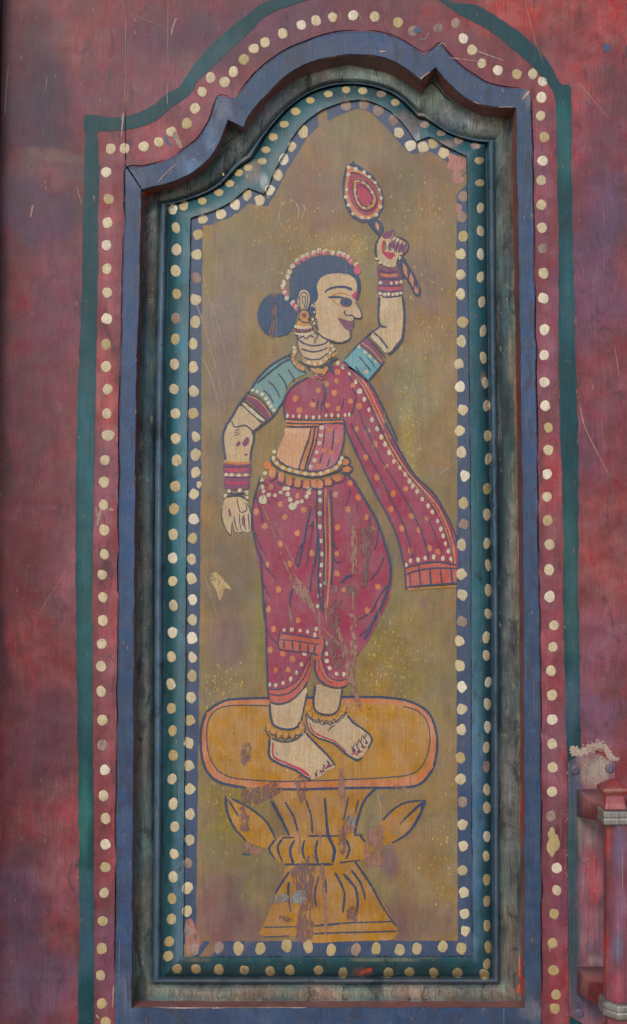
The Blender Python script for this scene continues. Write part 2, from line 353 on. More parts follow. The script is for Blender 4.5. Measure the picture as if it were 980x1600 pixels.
teal_blobs = [(284, 700, 14, 280, (64, 128, 146), .6), (284, 420, 14, 80, (44, 104, 120), .7), (284, 1100, 14, 200, (62, 100, 112), .6), (280, 1400, 14, 120, (72, 104, 124), .8), (266, 1000, 5, 600, (16, 62, 58), .7), (745, 1250, 14, 300, (84, 116, 146), .8),  # shading painted into the tint: steep outer edges darker, flat inner face lighter
              (745, 900, 12, 300, (46, 100, 108), .6), (745, 500, 12, 200, (44, 96, 108), .6), (765, 900, 6, 700, (20, 44, 56), .7), (540, 145, 110, 20, (34, 62, 62), .7), (330, 318, 60, 16, (40, 92, 96), .7), (394, 268, 14, 16, (124, 112, 102), .7), (414, 284, 7, 14, (140, 160, 160), .8), (402, 256, 10, 8, (132, 118, 106), .7),  # arch top darkened too, as shade below the overhanging frame
              (644, 192, 16, 22, (136, 116, 108), .8), (652, 216, 10, 10, (150, 152, 158), .7), (630, 180, 10, 12, (140, 112, 100), .7), (695, 222, 26, 6, (150, 120, 108), .7), (665, 178, 10, 14, (120, 112, 100), .6), (566, 1519, 16, 8, (190, 120, 100), .9), (548, 1524, 18, 3, (150, 150, 150), .7), (500, 1512, 300, 14, (30, 66, 72), .6),
              (324, 328, 14, 6, (120, 112, 104), .7), (600, 162, 12, 8, (60, 96, 108), .6), (758, 592, 5, 12, (150, 130, 112), .7), (310, 1500, 20, 3, (150, 126, 100), .6), (600, 1498, 90, 2.5, (140, 130, 96), .6)]
tl = []
for t in np.linspace(0, 1, 12):
    a = t * math.pi / 2 * 0.96
    tl.append((lerp(LF, LG, (1 - math.cos(a)) * .80 + .2 * t), (-24 + 19.2 * math.sin(a)) * MM))
tl.append((lerp(LF, LG, .97), -4.8 * MM)); tl.append((LG, -5.6 * MM)); tl.append((lerp(LG, LH, .02), -8.5 * MM))
teal_o = loft('raised_moulding', tl, m_teal, door, (32, 82, 90), teal_blobs, 12)

# ------------------------------------------------------------------ planks of the door leaf, cut out under the frame
def inside(px, py, poly):
    r = np.zeros(px.shape, bool); n = len(poly)
    for i in range(n):
        x1, y1 = poly[i]; x2, y2 = poly[(i + 1) % n]
        if y1 == y2: continue
        c = ((y1 > py) != (y2 > py)) & (px < (x2 - x1) * (py - y1) / (y2 - y1) + x1)
        r ^= c
    return r
MID = lerp(LA, LB, .45)[::4]
PH_ = -7.0 * MM       # painted panel's depth
Xof = lambda px, py: P(px, py)[0]
def plank(xa, xb, gl, gr):
    xs = np.arange(xa + gl, xb - gr, 0.0024); xs = np.append(xs[:-1] if xb - gr - xs[-1] < .001 else xs, xb - gr)
    zs = np.concatenate([[0.012, 0.3, 0.6], np.arange(0.76, 1.90, 0.0024), [2.05, 2.2]])
    X, Z = np.meshgrid(xs, zs, indexing='ij'); px, py = Q(X, 0 * X, Z)
    Y = -(fbm(px, py, 120, 50) - .5) * 0.5 * MM
    edge = np.minimum(X - xa, xb - X); Y = Y + np.clip(1 - edge / 0.0016, 0, 1) * 0.12 * MM
    keep = ~inside(px, py, MID)
    nx, nz_ = X.shape; idx = -np.ones(X.shape, int); V = []; F = []
    fk = keep[:-1, :-1] & keep[1:, :-1] & keep[1:, 1:] & keep[:-1, 1:]
    used = np.zeros(X.shape, bool)
    used[:-1, :-1] |= fk; used[1:, :-1] |= fk; used[1:, 1:] |= fk; used[:-1, 1:] |= fk
    idx[used] = np.arange(used.sum())
    V = np.stack([X[used], Y[used], Z[used]], -1); C = tint(px[used], py[used], RED, board_blobs + stains, 1, mott=.30)
    I, J = np.nonzero(fk)
    F = np.stack([idx[I, J], idx[I + 1, J], idx[I + 1, J + 1], idx[I, J + 1]], -1).tolist()
    V = V.tolist(); C = C.tolist()
    # long edges and back
    for col, s in ((0, 1), (nx - 1, -1)):
        ring = [idx[col, j] for j in range(nz_) if idx[col, j] >= 0]
        for a, b in zip(ring[:-1], ring[1:]):
            if V[b][2] - V[a][2] > 0.2 and V[a][2] > .7: continue
            k = len(V); V.append([V[a][0], 0.03, V[a][2]]); V.append([V[b][0], 0.03, V[b][2]]); C += [C[a], C[b]]
            F.append((a, b, k + 1, k) if s < 0 else (b, a, k, k + 1))
    return mesh_obj('plank', V, F, m_board, door, attr=np.array(C))
x0, x1, x2, x3, x4 = Xof(4, 0), Xof(196.5, 200), Xof(262, 100), Xof(834, 60), Xof(1290, 800)
G1, G2 = 0.00004, 0.00002
plank(x0, x1, 0, G1); plank(x1, x2, G1, G2); plank(x2, x3, G2, G2); plank(x3, x4, G2, 0)
m_wood = wood
def box(name, a, b, mat, parent=None, bev=0.0):
    (x0_, y0_, z0_), (x1_, y1_, z1_) = a, b
    V = [(x, y, z) for x in (x0_, x1_) for y in (y0_, y1_) for z in (z0_, z1_)]
    F = [(0, 1, 3, 2), (4, 6, 7, 5), (0, 4, 5, 1), (2, 3, 7, 6), (0, 2, 6, 4), (1, 5, 7, 3)]
    o = mesh_obj(name, V, F, mat, parent)
    if bev:
        md = o.modifiers.new('bevel', 'BEVEL'); md.width = bev; md.segments = 2
    return o
box('backing_board', (x0 + .004, 0.031, 0.03), (x4 - .004, 0.045, 2.19), wood, door)

# fine mitre crack at the frame's upper left corner and checks in the cove: dark slivers cut into the paint
m_crack = mat_paint('open_crack', L(14, 12, 14), rough=0.95, spec=0.05, speck=0, scratch=0)

# ------------------------------------------------------------------ setting: wall beside the door and ground in front of it
m_wall = mat_paint('plaster_wall', L(140, 120, 105), rough=0.85, spec=0.2)
m_ground = mat_paint('stone_ground', L(150, 140, 128), rough=0.8, spec=0.2, scratch=0)
def struct(o): o['kind'] = 'structure'; return o
struct(box('ground', (-12, -12, -0.1), (12, 6, 0.0), m_ground))
struct(box('wall', (-4.0, -0.03, 0.0), (x0 - 0.0035, 0.35, 3.2), m_wall))
struct(box('wall', (x4 + 0.004, -0.03, 0.0), (4.0, 0.35, 3.2), m_wall))
struct(box('wall', (x0 - 0.0035, -0.03, 2.204), (x4 + 0.004, 0.35, 3.2), m_wall))
struct(box('wall', (x0 - 0.0035, 0.2, 0.0), (x4 + 0.004, 0.35, 2.204), m_wall))

# ------------------------------------------------------------------ painted panel
panel_blobs = [
    (600, 1050, 70, 90, (148, 122, 62), .8), (650, 980, 60, 60, (140, 116, 66), .7), (370, 1260, 60, 90, (140, 118, 60), .85), (350, 1080, 36, 40, (136, 116, 78), .6), (640, 1320, 60, 70, (138, 114, 78), .5), (680, 1390, 40, 70, (148, 126, 72), .6),
    (410, 960, 9, 120, (128, 120, 52), .8), (360, 900, 50, 90, (112, 100, 86), .7), (350, 1000, 36, 60, (112, 92, 96), .7), (340, 1420, 50, 80, (128, 90, 86), .9), (380, 1450, 60, 40, (122, 82, 80), .8), (430, 1380, 40, 30, (112, 96, 76), .5),
    (610, 1350, 16, 26, (116, 86, 96), .7), (620, 1440, 50, 40, (118, 92, 90), .8), (690, 1440, 40, 40, (124, 98, 88), .6), (560, 280, 170, 90, (122, 98, 76), .6), (640, 200, 60, 60, (126, 106, 82), .6), (500, 300, 60, 60, (130, 108, 94), .6), (350, 560, 40, 140, (128, 110, 104), .8), (360, 730, 50, 70, (112, 98, 88), .7),
    (650, 450, 60, 60, (124, 110, 98), .7), (560, 230, 60, 50, (140, 122, 92), .6), (660, 600, 40, 100, (142, 128, 96), .7), (650, 760, 30, 60, (130, 118, 84), .5), (620, 850, 30, 50, (108, 100, 84), .6), (380, 420, 60, 60, (132, 112, 96), .6), (540, 380, 60, 24, (150, 134, 84), .4), (335, 1155, 20, 60, (140, 118, 70), .5), (640, 700, 12, 80, (170, 146, 80), .5)]
m_panel = mat_paint('ochre_panel_paint', attr='Tint', rough=0.50, var=0.22, streak=0.09, chip=L(176, 150, 92), chip_amt=0.17, chip2=L(126, 100, 92), chip2_amt=0.30, bump=0.5, speck=0.26, scratch=0.16, spec=0.4)
gx = np.arange(282, 744.1, 3.0); gy = np.arange(150, 1500.1, 3.0)
GX, GY = np.meshgrid(gx, gy, indexing='ij')
fk = inside(GX, GY, lerp(LG, LH, -.25)[::3]); fk = fk[:-1, :-1] & fk[1:, :-1] & fk[1:, 1:] & fk[:-1, 1:]
idx = np.arange(GX.size).reshape(GX.shape); I, J = np.nonzero(fk)
V = Pn(GX.ravel(), GY.ravel(), PH_)
F = np.stack([idx[I, J], idx[I, J + 1], idx[I + 1, J + 1], idx[I + 1, J]], -1)
u, inv = np.unique(F, return_inverse=True); F = inv.reshape(F.shape)
panel = mesh_obj('panel', V[u], F.tolist(), m_panel, door, attr=tint(GX.ravel()[u], GY.ravel()[u], (138, 116, 78), panel_blobs, 40, warp=18, mott=.20))

# ------------------------------------------------------------------ paint laid on the panel: filled shapes, brush strokes, round dabs
LAY = 0.00011
class Art:
    def __init__(s, name, mat, parent, lay, h0=PH_):
        s.n, s.m, s.p, s.h = name, mat, parent, h0 + lay * LAY; s.V = []; s.F = []; s.k = 0; s.B = [0]; s.S = []
    def _fill(s, pts):
        s.k += 1; h = s.h + (s.k % 60) * LAY * .016
        n = len(pts); b = len(s.V)
        s.S.append((len(s.V), len(s.F), max(max(p[0] for p in pts) - min(p[0] for p in pts), max(p[1] for p in pts) - min(p[1] for p in pts))))
        for x, y in pts: s.V.append(P(x, y, h))
        for t in tessellate_polygon([[Vector((x, y, 0)) for x, y in pts]]):
            a, c, d = t
            (ax, ay), (cx, cy), (dx, dy) = pts[a], pts[c], pts[d]
            if (cx - ax) * (dy - ay) - (cy - ay) * (dx - ax) > 0: a, d = d, a
            s.F.append((b + a, b + c, b + d))
        area = sum(pts[i][0] * pts[(i + 1) % n][1] - pts[(i + 1) % n][0] * pts[i][1] for i in range(n))
        e = len(s.V)
        for x, y in pts: s.V.append(P(x, y, h - LAY * 1.0))
        for i in range(n):
            j = (i + 1) % n
            s.F.append((b + i, e + i, e + j, b + j) if area < 0 else (b + i, b + j, e + j, e + i))
    def poly(s, pts, smooth=True, jit=0.45, step=2.0):
        p = list(pts)
        if smooth:
            q = [p[-1]] + p + [p[0], p[1]]; out = []
            for i in range(1, len(q) - 2):
                a, b, c, d = [np.array(v, float) for v in (q[i - 1], q[i], q[i + 1], q[i + 2])]
                m = max(1, int(np.linalg.norm(c - b) / step))
                for t in np.linspace(0, 1, m, endpoint=False):
                    r = 0.5 * (2 * b + (c - a) * t * .8 + (2 * a - 5 * b + 4 * c - d) * t * t * .8 + (3 * b - 3 * c + d - a) * t ** 3 * .8) if False else None
                    # centripetal-ish: blend of line and Catmull-Rom keeps corners readable
                    cr = 0.5 * (2 * b + (c - a) * t + (2 * a - 5 * b + 4 * c - d) * t * t + (3 * b - 3 * c + d - a) * t ** 3)
                    out.append(tuple(cr * .75 + (b * (1 - t) + c * t) * .25))
            p = out
        else:
            out = []
            for a, b in zip(p, p[1:] + p[:1]):
                m = max(1, int(math.dist(a, b) / (step * 1.5)))
                for k in range(m):
                    t = k / m; out.append((a[0] * (1 - t) + b[0] * t, a[1] * (1 - t) + b[1] * t))
            p = out
        p = [(x + jit * (noise.noise(Vector((x * .31, y * .31, 3))) * 1.6), y + jit * noise.noise(Vector((x * .31, y * .31, 9))) * 1.6) for x, y in p]
        s._fill(p); return s
    def wear(s, pts):
        return s.poly(pts, jit=1.9, step=1.1)
    def line(s, pts, wd, wd2=None, ends=(0.35, 0.35), jit=0.35):
        """tapered brush stroke, wd in pixels"""
        Ln = sum(math.dist(a, b) for a, b in zip(pts[:-1], pts[1:]))
        n = max(4, int(Ln / 2.2)); c = spline(pts, n)
        t = np.gradient(c, axis=0); t /= np.linalg.norm(t, axis=1)[:, None] + 1e-9
        nn = np.stack([-t[:, 1], t[:, 0]], 1); wd2 = wd if wd2 is None else wd2
        if s.n == 'ink_line': wd, wd2 = wd * .9, wd2 * .88
        l = []; r = []
        for i in range(n + 1):
            f = i / n; ww = (wd * (1 - f) + wd2 * f) / 2
            e0 = min(1, f * Ln / (wd * 1.2 + .1)); e1 = min(1, (1 - f) * Ln / (wd2 * 1.2 + .1))
            ww *= (ends[0] + (1 - ends[0]) * math.sqrt(e0)) * (ends[1] + (1 - ends[1]) * math.sqrt(e1))
            x, y = c[i]
            a = ww * (1 + .38 * noise.noise(Vector((x * .2, y * .2, 1)))) + jit * noise.noise(Vector((x * .5, y * .5, 5)))
            b = ww * (1 + .38 * noise.noise(Vector((x * .2, y * .2, 2)))) + jit * noise.noise(Vector((x * .5, y * .5, 6)))
            l.append((x + nn[i][0] * a, y + nn[i][1] * a)); r.append((x - nn[i][0] * b, y - nn[i][1] * b))
        s.k += 1; h = s.h + (s.k % 60) * LAY * .016; b = len(s.V)
        s.S.append((len(s.V), len(s.F), 0 if wd < 3.2 else max(c[:, 0].max() - c[:, 0].min(), c[:, 1].max() - c[:, 1].min())))
        for p_, q_ in zip(l, r):
            s.V += [P(*p_, h), P(*q_, h), P(*p_, h - LAY), P(*q_, h - LAY)]
        for i in range(n):
            k = b + 4 * i
            s.F.append((k, k + 4, k + 5, k + 1))
            s.F.append((k, k + 2, k + 6, k + 4)); s.F.append((k + 1, k + 5, k + 7, k + 3))
        return s
    def dab(s, x, y, rx, ry=None, rot=0, n=12, jit=.12):
        ry = rx if ry is None else ry; q = []
        ph = random.random() * 9
        for k in range(n):
            a = 2 * math.pi * k / n; f = 1 + jit * noise.noise(Vector((math.cos(a) * 1.3 + ph, math.sin(a) * 1.3, x * .1))) * 2
            u, v = rx * f * math.cos(a), ry * f * math.sin(a)
            q.append((x + u * math.cos(rot) - v * math.sin(rot), y + u * math.sin(rot) + v * math.cos(rot)))
        s._fill(q); return s
    def dabs(s, pts, r, ry=None, jit=.12):
        for x, y in pts:
            f = 1 + random.uniform(-.12, .12); s.dab(x, y, r * f, (ry or r) * f, 0, 12, jit)
        return s
    def build(s, names=None):
        # every shape big enough to pick apart is an object; fine strokes and beads stay together
        if len(s.S) == 1: return mesh_obj(s.n, s.V, s.F, s.m, s.p)
        ends = s.S[1:] + [(len(s.V), len(s.F), 0)]; rv, rf, o = [], [], None; nsm = 0
        for i, ((v0, f0, sz), (v1, f1, _)) in enumerate(zip(s.S, ends)):
            if (sz >= 8.4 and s.n not in ('ink_line', 'pale_scratch')) or names:
                o = mesh_obj(names[i] if names else s.n, s.V[v0:v1], [tuple(k - v0 for k in f) for f in s.F[f0:f1]], s.m, s.p)
            else:
                b = len(rv) - v0; rv += s.V[v0:v1]; rf += [tuple(k + b for k in f) for f in s.F[f0:f1]]; nsm += 1
        if rv:
            o = mesh_obj(s.n, rv, rf, s.m, s.p)
            if nsm > 1: o['kind'] = 'stuff'
        return o
def pm(name, rgb, chip=(140, 118, 96), amt=0.2, chip2=None, amt2=0.14, var=0.2, **k):
    return mat_paint(name, L(*rgb), rough=k.pop('rough', 0.48), var=var, streak=0.10, chip=L(*chip), chip_amt=amt, chip2=L(*(chip2 or chip)), chip2_amt=amt2 + .08, bump=0.55, speck=0.45, scratch=0.12, spec=0.42, **k)
M = {
    'navy_border': pm('navy_border_paint', (60, 76, 104), (128, 104, 100), .12, (110, 92, 108), .22),
    'navy': pm('navy_line_paint', (50, 64, 92), (110, 98, 100), .16, (92, 88, 104), .2),
    'hair': pm('navy_hair_paint', (48, 70, 100), (100, 100, 112), .06, (72, 84, 108), .15),
    'skin': pm('cream_skin_paint', (190, 164, 130), (140, 112, 96), .10, (206, 188, 152), .16),
    'belly': pm('peach_skin_paint', (202, 156, 122), (150, 112, 96), .05, (210, 180, 140), .12),
    'magenta': pm('magenta_cloth_paint', (150, 60, 82), (128, 84, 100), .10, (136, 84, 106), .30, var=.18),
    'crimson': pm('crimson_paint', (172, 60, 84), (140, 84, 96), .1),
    'plum': pm('plum_paint', (122, 66, 94), (120, 96, 100), .14),
    'pink': pm('pink_cloth_paint', (176, 98, 112), (190, 140, 120), .12),
    'orange': pm('orange_paint', (192, 122, 82), (160, 104, 88), .10),
    'gold': pm('gold_paint', (186, 136, 72), (150, 112, 92), .12),
    'salmon': pm('salmon_paint', (184, 92, 78), (140, 84, 84), .12),
    'cream': pm('cream_bead_paint', (196, 184, 156), (150, 134, 118), .10),
    'sleeve': pm('pale_teal_cloth_paint', (112, 146, 142), (140, 150, 140), .08, (126, 158, 152), .2),
    'sleeve2': pm('bright_teal_cloth_paint', (104, 158, 164), (150, 180, 176), .10, (92, 140, 146), .25),
    'tray': pm('ochre_tray_paint', (174, 126, 56), (162, 110, 84), .14, (178, 134, 56), .34),
    'rim': pm('orange_rim_paint', (190, 120, 78), (160, 104, 90), .14),
    'stand': pm('ochre_stand_paint', (168, 122, 60), (150, 104, 86), .16, (168, 116, 82), .3),
    'loss': pm('worn_undercoat', (154, 112, 98), (134, 98, 96), .16, (148, 104, 96), .3, holes=.46),
    'loss2': pm('plum_undercoat', (124, 90, 86), (140, 104, 96), .2, (104, 76, 86), .3, holes=.485),
    'plaster': pm('grey_filler', (140, 142, 142), (176, 176, 172), .28, (112, 100, 104), .35, holes=.49),
}
border = Art('painted_border', M['navy_border'], panel, 1)
# navy band between the moulding and the ochre field, worn away here and there
V = []; F = []
for lp in (lerp(LG, LH, -.1), wob(LH, 1.6, 60, 14)):
    V += Pn(lp[:, 0], lp[:, 1], PH_ + LAY).tolist()
V += Pn(LH[:, 0], LH[:, 1], PH_ - LAY).tolist()
gone = [(505, 186, 9), (720, 262, 13), (722, 284, 9), (300, 1478, 12), (330, 1481, 9)]
keepi = np.ones(NL, bool)
for x, y, r in gone:
    c = (LG + LH) / 2; keepi &= np.hypot(c[:, 0] - x, c[:, 1] - y) > r
for i in range(NL):
    if not keepi[i]: continue
    j = (i + 1) % NL; F.append((i, j, NL + j, NL + i)); F.append((NL + i, NL + j, 2 * NL + j, 2 * NL + i))
mesh_obj('painted_border', V, F, M['navy_border'], panel)

# paint loss on the panel itself
A = Art('paint_loss', pm('pink_undercoat', (168, 116, 104), (186, 140, 124), .12, holes=.42), panel, 2)
A.poly([(698, 238), (727, 250), (727, 262), (718, 268), (722, 276), (727, 282), (714, 288), (704, 280), (707, 268), (698, 262), (702, 250)])
A.poly([(714, 318), (722, 322), (718, 334), (712, 330)]);A.build(); A = Art('pale_chip', pm('pale_chip_paint', (184, 160, 112), holes=.40), panel, 2)
A.poly([(329, 898), (338, 894), (347, 903), (362, 921), (352, 919), (346, 934), (343, 938), (338, 922), (330, 908)]); A.build(); A = Art('paint_loss', bpy.data.materials['pink_undercoat'], panel, 2)
A.poly([(290, 1440), (300, 1436), (306, 1452), (312, 1466), (310, 1486), (296, 1490), (290, 1470)])
A.build()
A = Art('pale_scratch', pm('scratch_undercoat', (172, 150, 132), amt=.2), panel, 2)
for a, b, wd in [((306, 470), (352, 640), 1.2), ((318, 430), (338, 560), 1.0), ((330, 470), (380, 680), .9), ((318, 560), (345, 650), 1.2), ((462, 316), (466, 344), 2.4), ((474, 318), (472, 342), 2), ((440, 300), (430, 360), 1.2),
                 ((688, 740), (725, 712), 1.1), ((400, 590), (372, 660), .9), ((420, 980), (418, 1030), 1.6), ((640, 560), (700, 540), .9), ((320, 900), (345, 1000), .8), ((590, 1240), (594, 1290), 1.6)]:
    m_ = ((a[0] + b[0]) / 2 + 3, (a[1] + b[1]) / 2 - 2); A.line([a, m_, b], wd, wd * .4)
A.build()
A = Art('yellow_flecks', pm('yellow_flecks_paint', (184, 158, 84), amt=.2), panel, 2); A_rng = random.Random(5)
for cx, cy, sx, sy, n in [(600, 1040, 26, 40, 60), (640, 700, 10, 60, 60), (370, 1230, 36, 50, 50), (540, 388, 40, 12, 36), (580, 1100, 60, 60, 40), (655, 320, 30, 100, 30), (340, 1070, 20, 20, 30), (690, 1340, 16, 50, 22), (500, 420, 90, 130, 40), (660, 480, 30, 90, 40), (420, 340, 50, 80, 30)]:
    for _ in range(int(n * 2.6)):
        x, y = A_rng.gauss(cx, sx), A_rng.gauss(cy, sy)
        if 322 < x < 708 and 270 < y < 1460: A.dab(x, y, A_rng.uniform(.4, 1.6), A_rng.uniform(.5, 2.8), A_rng.uniform(-.4, .4), 6, .3)
fl = A.build(); fl['kind'] = 'stuff'

# ================================================================== pedestal
Z10 = lambda p: zc(330, 1200, 4.9, p)
Z11 = lambda p: zc(500, 1200, 4.9, p)
ped = bpy.data.objects.new('painted_pedestal', None); COL.objects.link(ped); ped.parent = door
A = Art('stand', M['stand'], ped, 1)
A.poly([(418, 1229), (500, 1231), (582, 1230), (572, 1245), (562, 1275), (553, 1306), (500, 1308), (454, 1306), (443, 1280), (430, 1252)])
A.poly([(452, 1350), (500, 1352), (556, 1346), (575, 1375), (600, 1413), (618, 1447), (623, 1458), (600, 1463), (500, 1462), (410, 1462), (412, 1445), (426, 1412), (440, 1378)])
A.build(names=['stand_bowl', 'stand_base'])
Art('painted_tray', M['tray'], ped, 2).poly([(327, 1118), (344, 1104), (372, 1101), (480, 1100), (560, 1099), (610, 1100), (640, 1107), (660, 1118), (671, 1142), (672, 1170), (666, 1196), (650, 1211), (625, 1217), (560, 1219), (480, 1220), (385, 1218), (350, 1211), (333, 1196), (325, 1172), (324, 1142)]).build()
tray = [(322, 1113), (340, 1100), (370, 1092), (480, 1090), (560, 1089), (605, 1090), (640, 1096), (668, 1112), (681, 1140), (683, 1170), (678, 1200), (660, 1222), (635, 1230), (560, 1231), (480, 1232), (380, 1230), (345, 1222), (324, 1205), (315, 1178), (314, 1142)]
Art('tray_rim', M['rim'], ped, 1.5).poly(tray).build()
Art('stand_collar', M['tray'], ped, 2).poly([(421, 1330), (426, 1315), (440, 1306), (500, 1305), (560, 1304), (575, 1313), (582, 1330), (568, 1344), (545, 1348), (500, 1350), (460, 1350), (434, 1345)]).build()
Art('leaf', M['tray'], ped, 1.6).poly(Z10([(110, 225), (180, 245), (230, 270), (330, 320), (440, 440), (500, 540), (430, 610), (340, 590), (260, 550), (170, 440), (130, 330)])).build()
Art('leaf', M['stand'], ped, 1.6).poly(Z11([(440, 440), (560, 320), (680, 260), (805, 240), (770, 350), (680, 490), (560, 570), (480, 600), (400, 540)])).build()
Art('base_band', M['tray'], ped, 2.2).poly([(488, 1460), (540, 1462), (614, 1456), (618, 1464), (604, 1469), (540, 1471), (488, 1473)]).build()
A = Art('ink_line', M['navy'], ped, 4)
A.line(tray[:11] , 4.2, 4.2); A.line([(678, 1200), (660, 1222), (635, 1230), (560, 1231), (480, 1233), (432, 1233)], 4.2); A.line([(385, 1231), (345, 1223), (324, 1206), (315, 1178), (314, 1142), (322, 1113)], 4.6)
A.line([(420, 1103), (372, 1102), (344, 1106), (327, 1122), (323, 1150), (327, 1180), (340, 1203), (360, 1214), (385, 1218), (440, 1221), (520, 1219), (600, 1215), (640, 1210), (660, 1196), (671, 1165), (670, 1135), (656, 1113), (630, 1103)], 1.9)
for pts, a, b in [([(460, 250), (520, 360), (600, 520)], 5, 4), ([(565, 260), (630, 370), (665, 490)], 3, 4), ([(725, 240), (765, 370), (775, 500)], 3, 3), ([(868, 230), (885, 420), (900, 510), (940, 620), (930, 730)], 3, 5),
                  ([(490, 550), (445, 620), (490, 700)], 4, 3), ([(545, 540), (510, 610), (545, 720)], 4, 3), ([(640, 550), (605, 630), (630, 740)], 4, 5), ([(715, 550), (700, 630), (715, 700)], 3, 4), ([(815, 550), (800, 640), (820, 740)], 4, 4),
                  ([(740, 520), (980, 520)], 3, 3), ([(560, 738), (930, 738)], 3, 4), ([(540, 535), (640, 530)], 3, 3),
                  ([(600, 790), (540, 880), (490, 960)], 4, 3), ([(595, 870), (590, 980), (610, 1100)], 5, 2), ([(825, 830), (795, 950), (805, 1070)], 3, 3), ([(875, 850), (880, 960)], 3, 3),
                  ([(400, 1220), (670, 1215)], 2, 2), ([(400, 1295), (600, 1285)], 2, 2), ([(780, 1210), (980, 1195)], 2.4, 2.4), ([(780, 1270), (980, 1260)], 2.4, 2.4),
                  ([(110, 215), (125, 340), (180, 460), (270, 560)], 5, 3), ([(160, 235), (300, 310), (420, 410), (500, 550)], 4, 3), ([(130, 240), (210, 370)], 3.5, 3)]:
    A.line(Z10(pts), a, b)
for pts, a, b in [([(220, 220), (180, 400)], 2.5, 2.5), ([(295, 240), (270, 350)], 3, 2), ([(430, 150), (340, 250), (290, 390), (265, 510)], 4, 4), ([(40, 230), (60, 500), (110, 620), (100, 720)], 3, 6),
                  ([(205, 550), (225, 620), (200, 700)], 5, 3), ([(300, 510), (370, 590)], 4, 3), ([(0, 520), (160, 518)], 2.5, 2), ([(260, 515), (330, 510)], 3, 2), ([(0, 735), (100, 738)], 4, 4), ([(150, 725), (310, 705)], 3, 2),
                  ([(115, 800), (185, 950), (175, 1110)], 4, 3), ([(180, 810), (270, 920), (290, 1040), (270, 1140)], 5, 3), ([(240, 780), (310, 880), (350, 1010)], 4, 3), ([(265, 710), (380, 880), (480, 1060), (580, 1210)], 4, 2.6),
                  ([(0, 1200), (240, 1185), (560, 1175)], 2.2, 2.2), ([(0, 1265), (600, 1250)], 2.4, 2.4), ([(480, 400), (560, 320), (660, 265), (800, 245)], 3.4, 3), ([(805, 245), (760, 370), (670, 500), (550, 575)], 6, 3), ([(790, 260), (700, 340), (610, 430)], 6, 1.5)]:
    A.line(Z11(pts), a, b)
A.build()
A = Art('paint_loss', M['loss2'], ped, 5)
A.wear(Z10([(235, 170), (310, 190), (300, 330), (290, 480), (225, 470), (225, 300)])); A.wear(Z10([(320, 160), (430, 120), (520, 80), (545, 170), (440, 240), (350, 275), (300, 220)])); A.wear(Z10([(640, 90), (700, 50), (725, 120), (720, 230), (690, 272), (665, 200)]))
A.wear(Z10([(610, 780), (700, 720), (760, 665), (795, 700), (780, 900), (785, 1100), (770, 1310), (650, 1320), (665, 1150), (680, 1040), (640, 900)])); A.wear([(377, 1166), (384, 1160), (392, 1164), (391, 1184), (384, 1196), (377, 1190)]); A.wear(Z11([(150, 470), (190, 450), (205, 540), (180, 680), (150, 600)])); A.wear(Z11([(240, 1060), (290, 1080), (280, 1180), (210, 1160), (205, 1100)])); A.wear(Z10([(520, 1130), (600, 1150), (640, 1170), (600, 1185), (540, 1160)]))
A.build()
A = Art('paint_loss', M['loss'], ped, 5.3)
A.wear(Z11([(340, 600), (380, 480), (470, 430), (490, 520), (475, 740), (400, 735), (370, 780), (340, 700)])); A.wear(Z10([(270, 560), (330, 600), (420, 620), (360, 660), (280, 650), (260, 600)])); A.wear([(529, 1205), (536, 1200), (540, 1240), (536, 1262), (530, 1240)]); A.wear([(500, 1356), (506, 1352), (508, 1380), (512, 1440), (508, 1462), (505, 1400)])
A.wear(Z11([(560, 120), (620, 130), (665, 160), (600, 165)])); A.wear(Z11([(185, 390), (250, 360), (270, 460), (210, 500)])); A.line(Z10([(660, 480), (680, 560), (670, 660)]), 4, 2); A.line(Z10([(830, 480), (845, 620)]), 3, 1)
A.build()
A = Art('filler_patch', M['plaster'], ped, 5.6)
A.wear(Z10([(450, 1000), (500, 975), (560, 962), (610, 985), (640, 945), (720, 940), (725, 1025), (640, 1035), (540, 1025), (470, 1040)])); A.wear(Z11([(500, 590), (525, 570), (545, 600), (520, 620)])); A.wear(Z11([(540, 490), (600, 480), (605, 500), (560, 510)])); A.wear(Z11([(205, 350), (260, 380), (265, 430), (230, 450), (200, 400)]))
A.build()

# ================================================================== dancing woman
Z1 = lambda p: zc(440, 370, 6.125, p)
Z2 = lambda p: zc(380, 240, 3.267, p)
Z3 = lambda p: zc(520, 240, 6.125, p)
Zb = lambda p: zc(560, 340, 7.275, p)
Z4 = lambda p: zc(420, 560, 4.9, p)
Z5 = lambda p: zc(330, 560, 5.333, p)
Z6 = lambda p: zc(540, 660, 4.9, p)
Z7 = lambda p: zc(380, 720, 5.444, p)
Z8 = lambda p: zc(500, 720, 5.714, p)
Z9 = lambda p: zc(390, 940, 4.9, p)
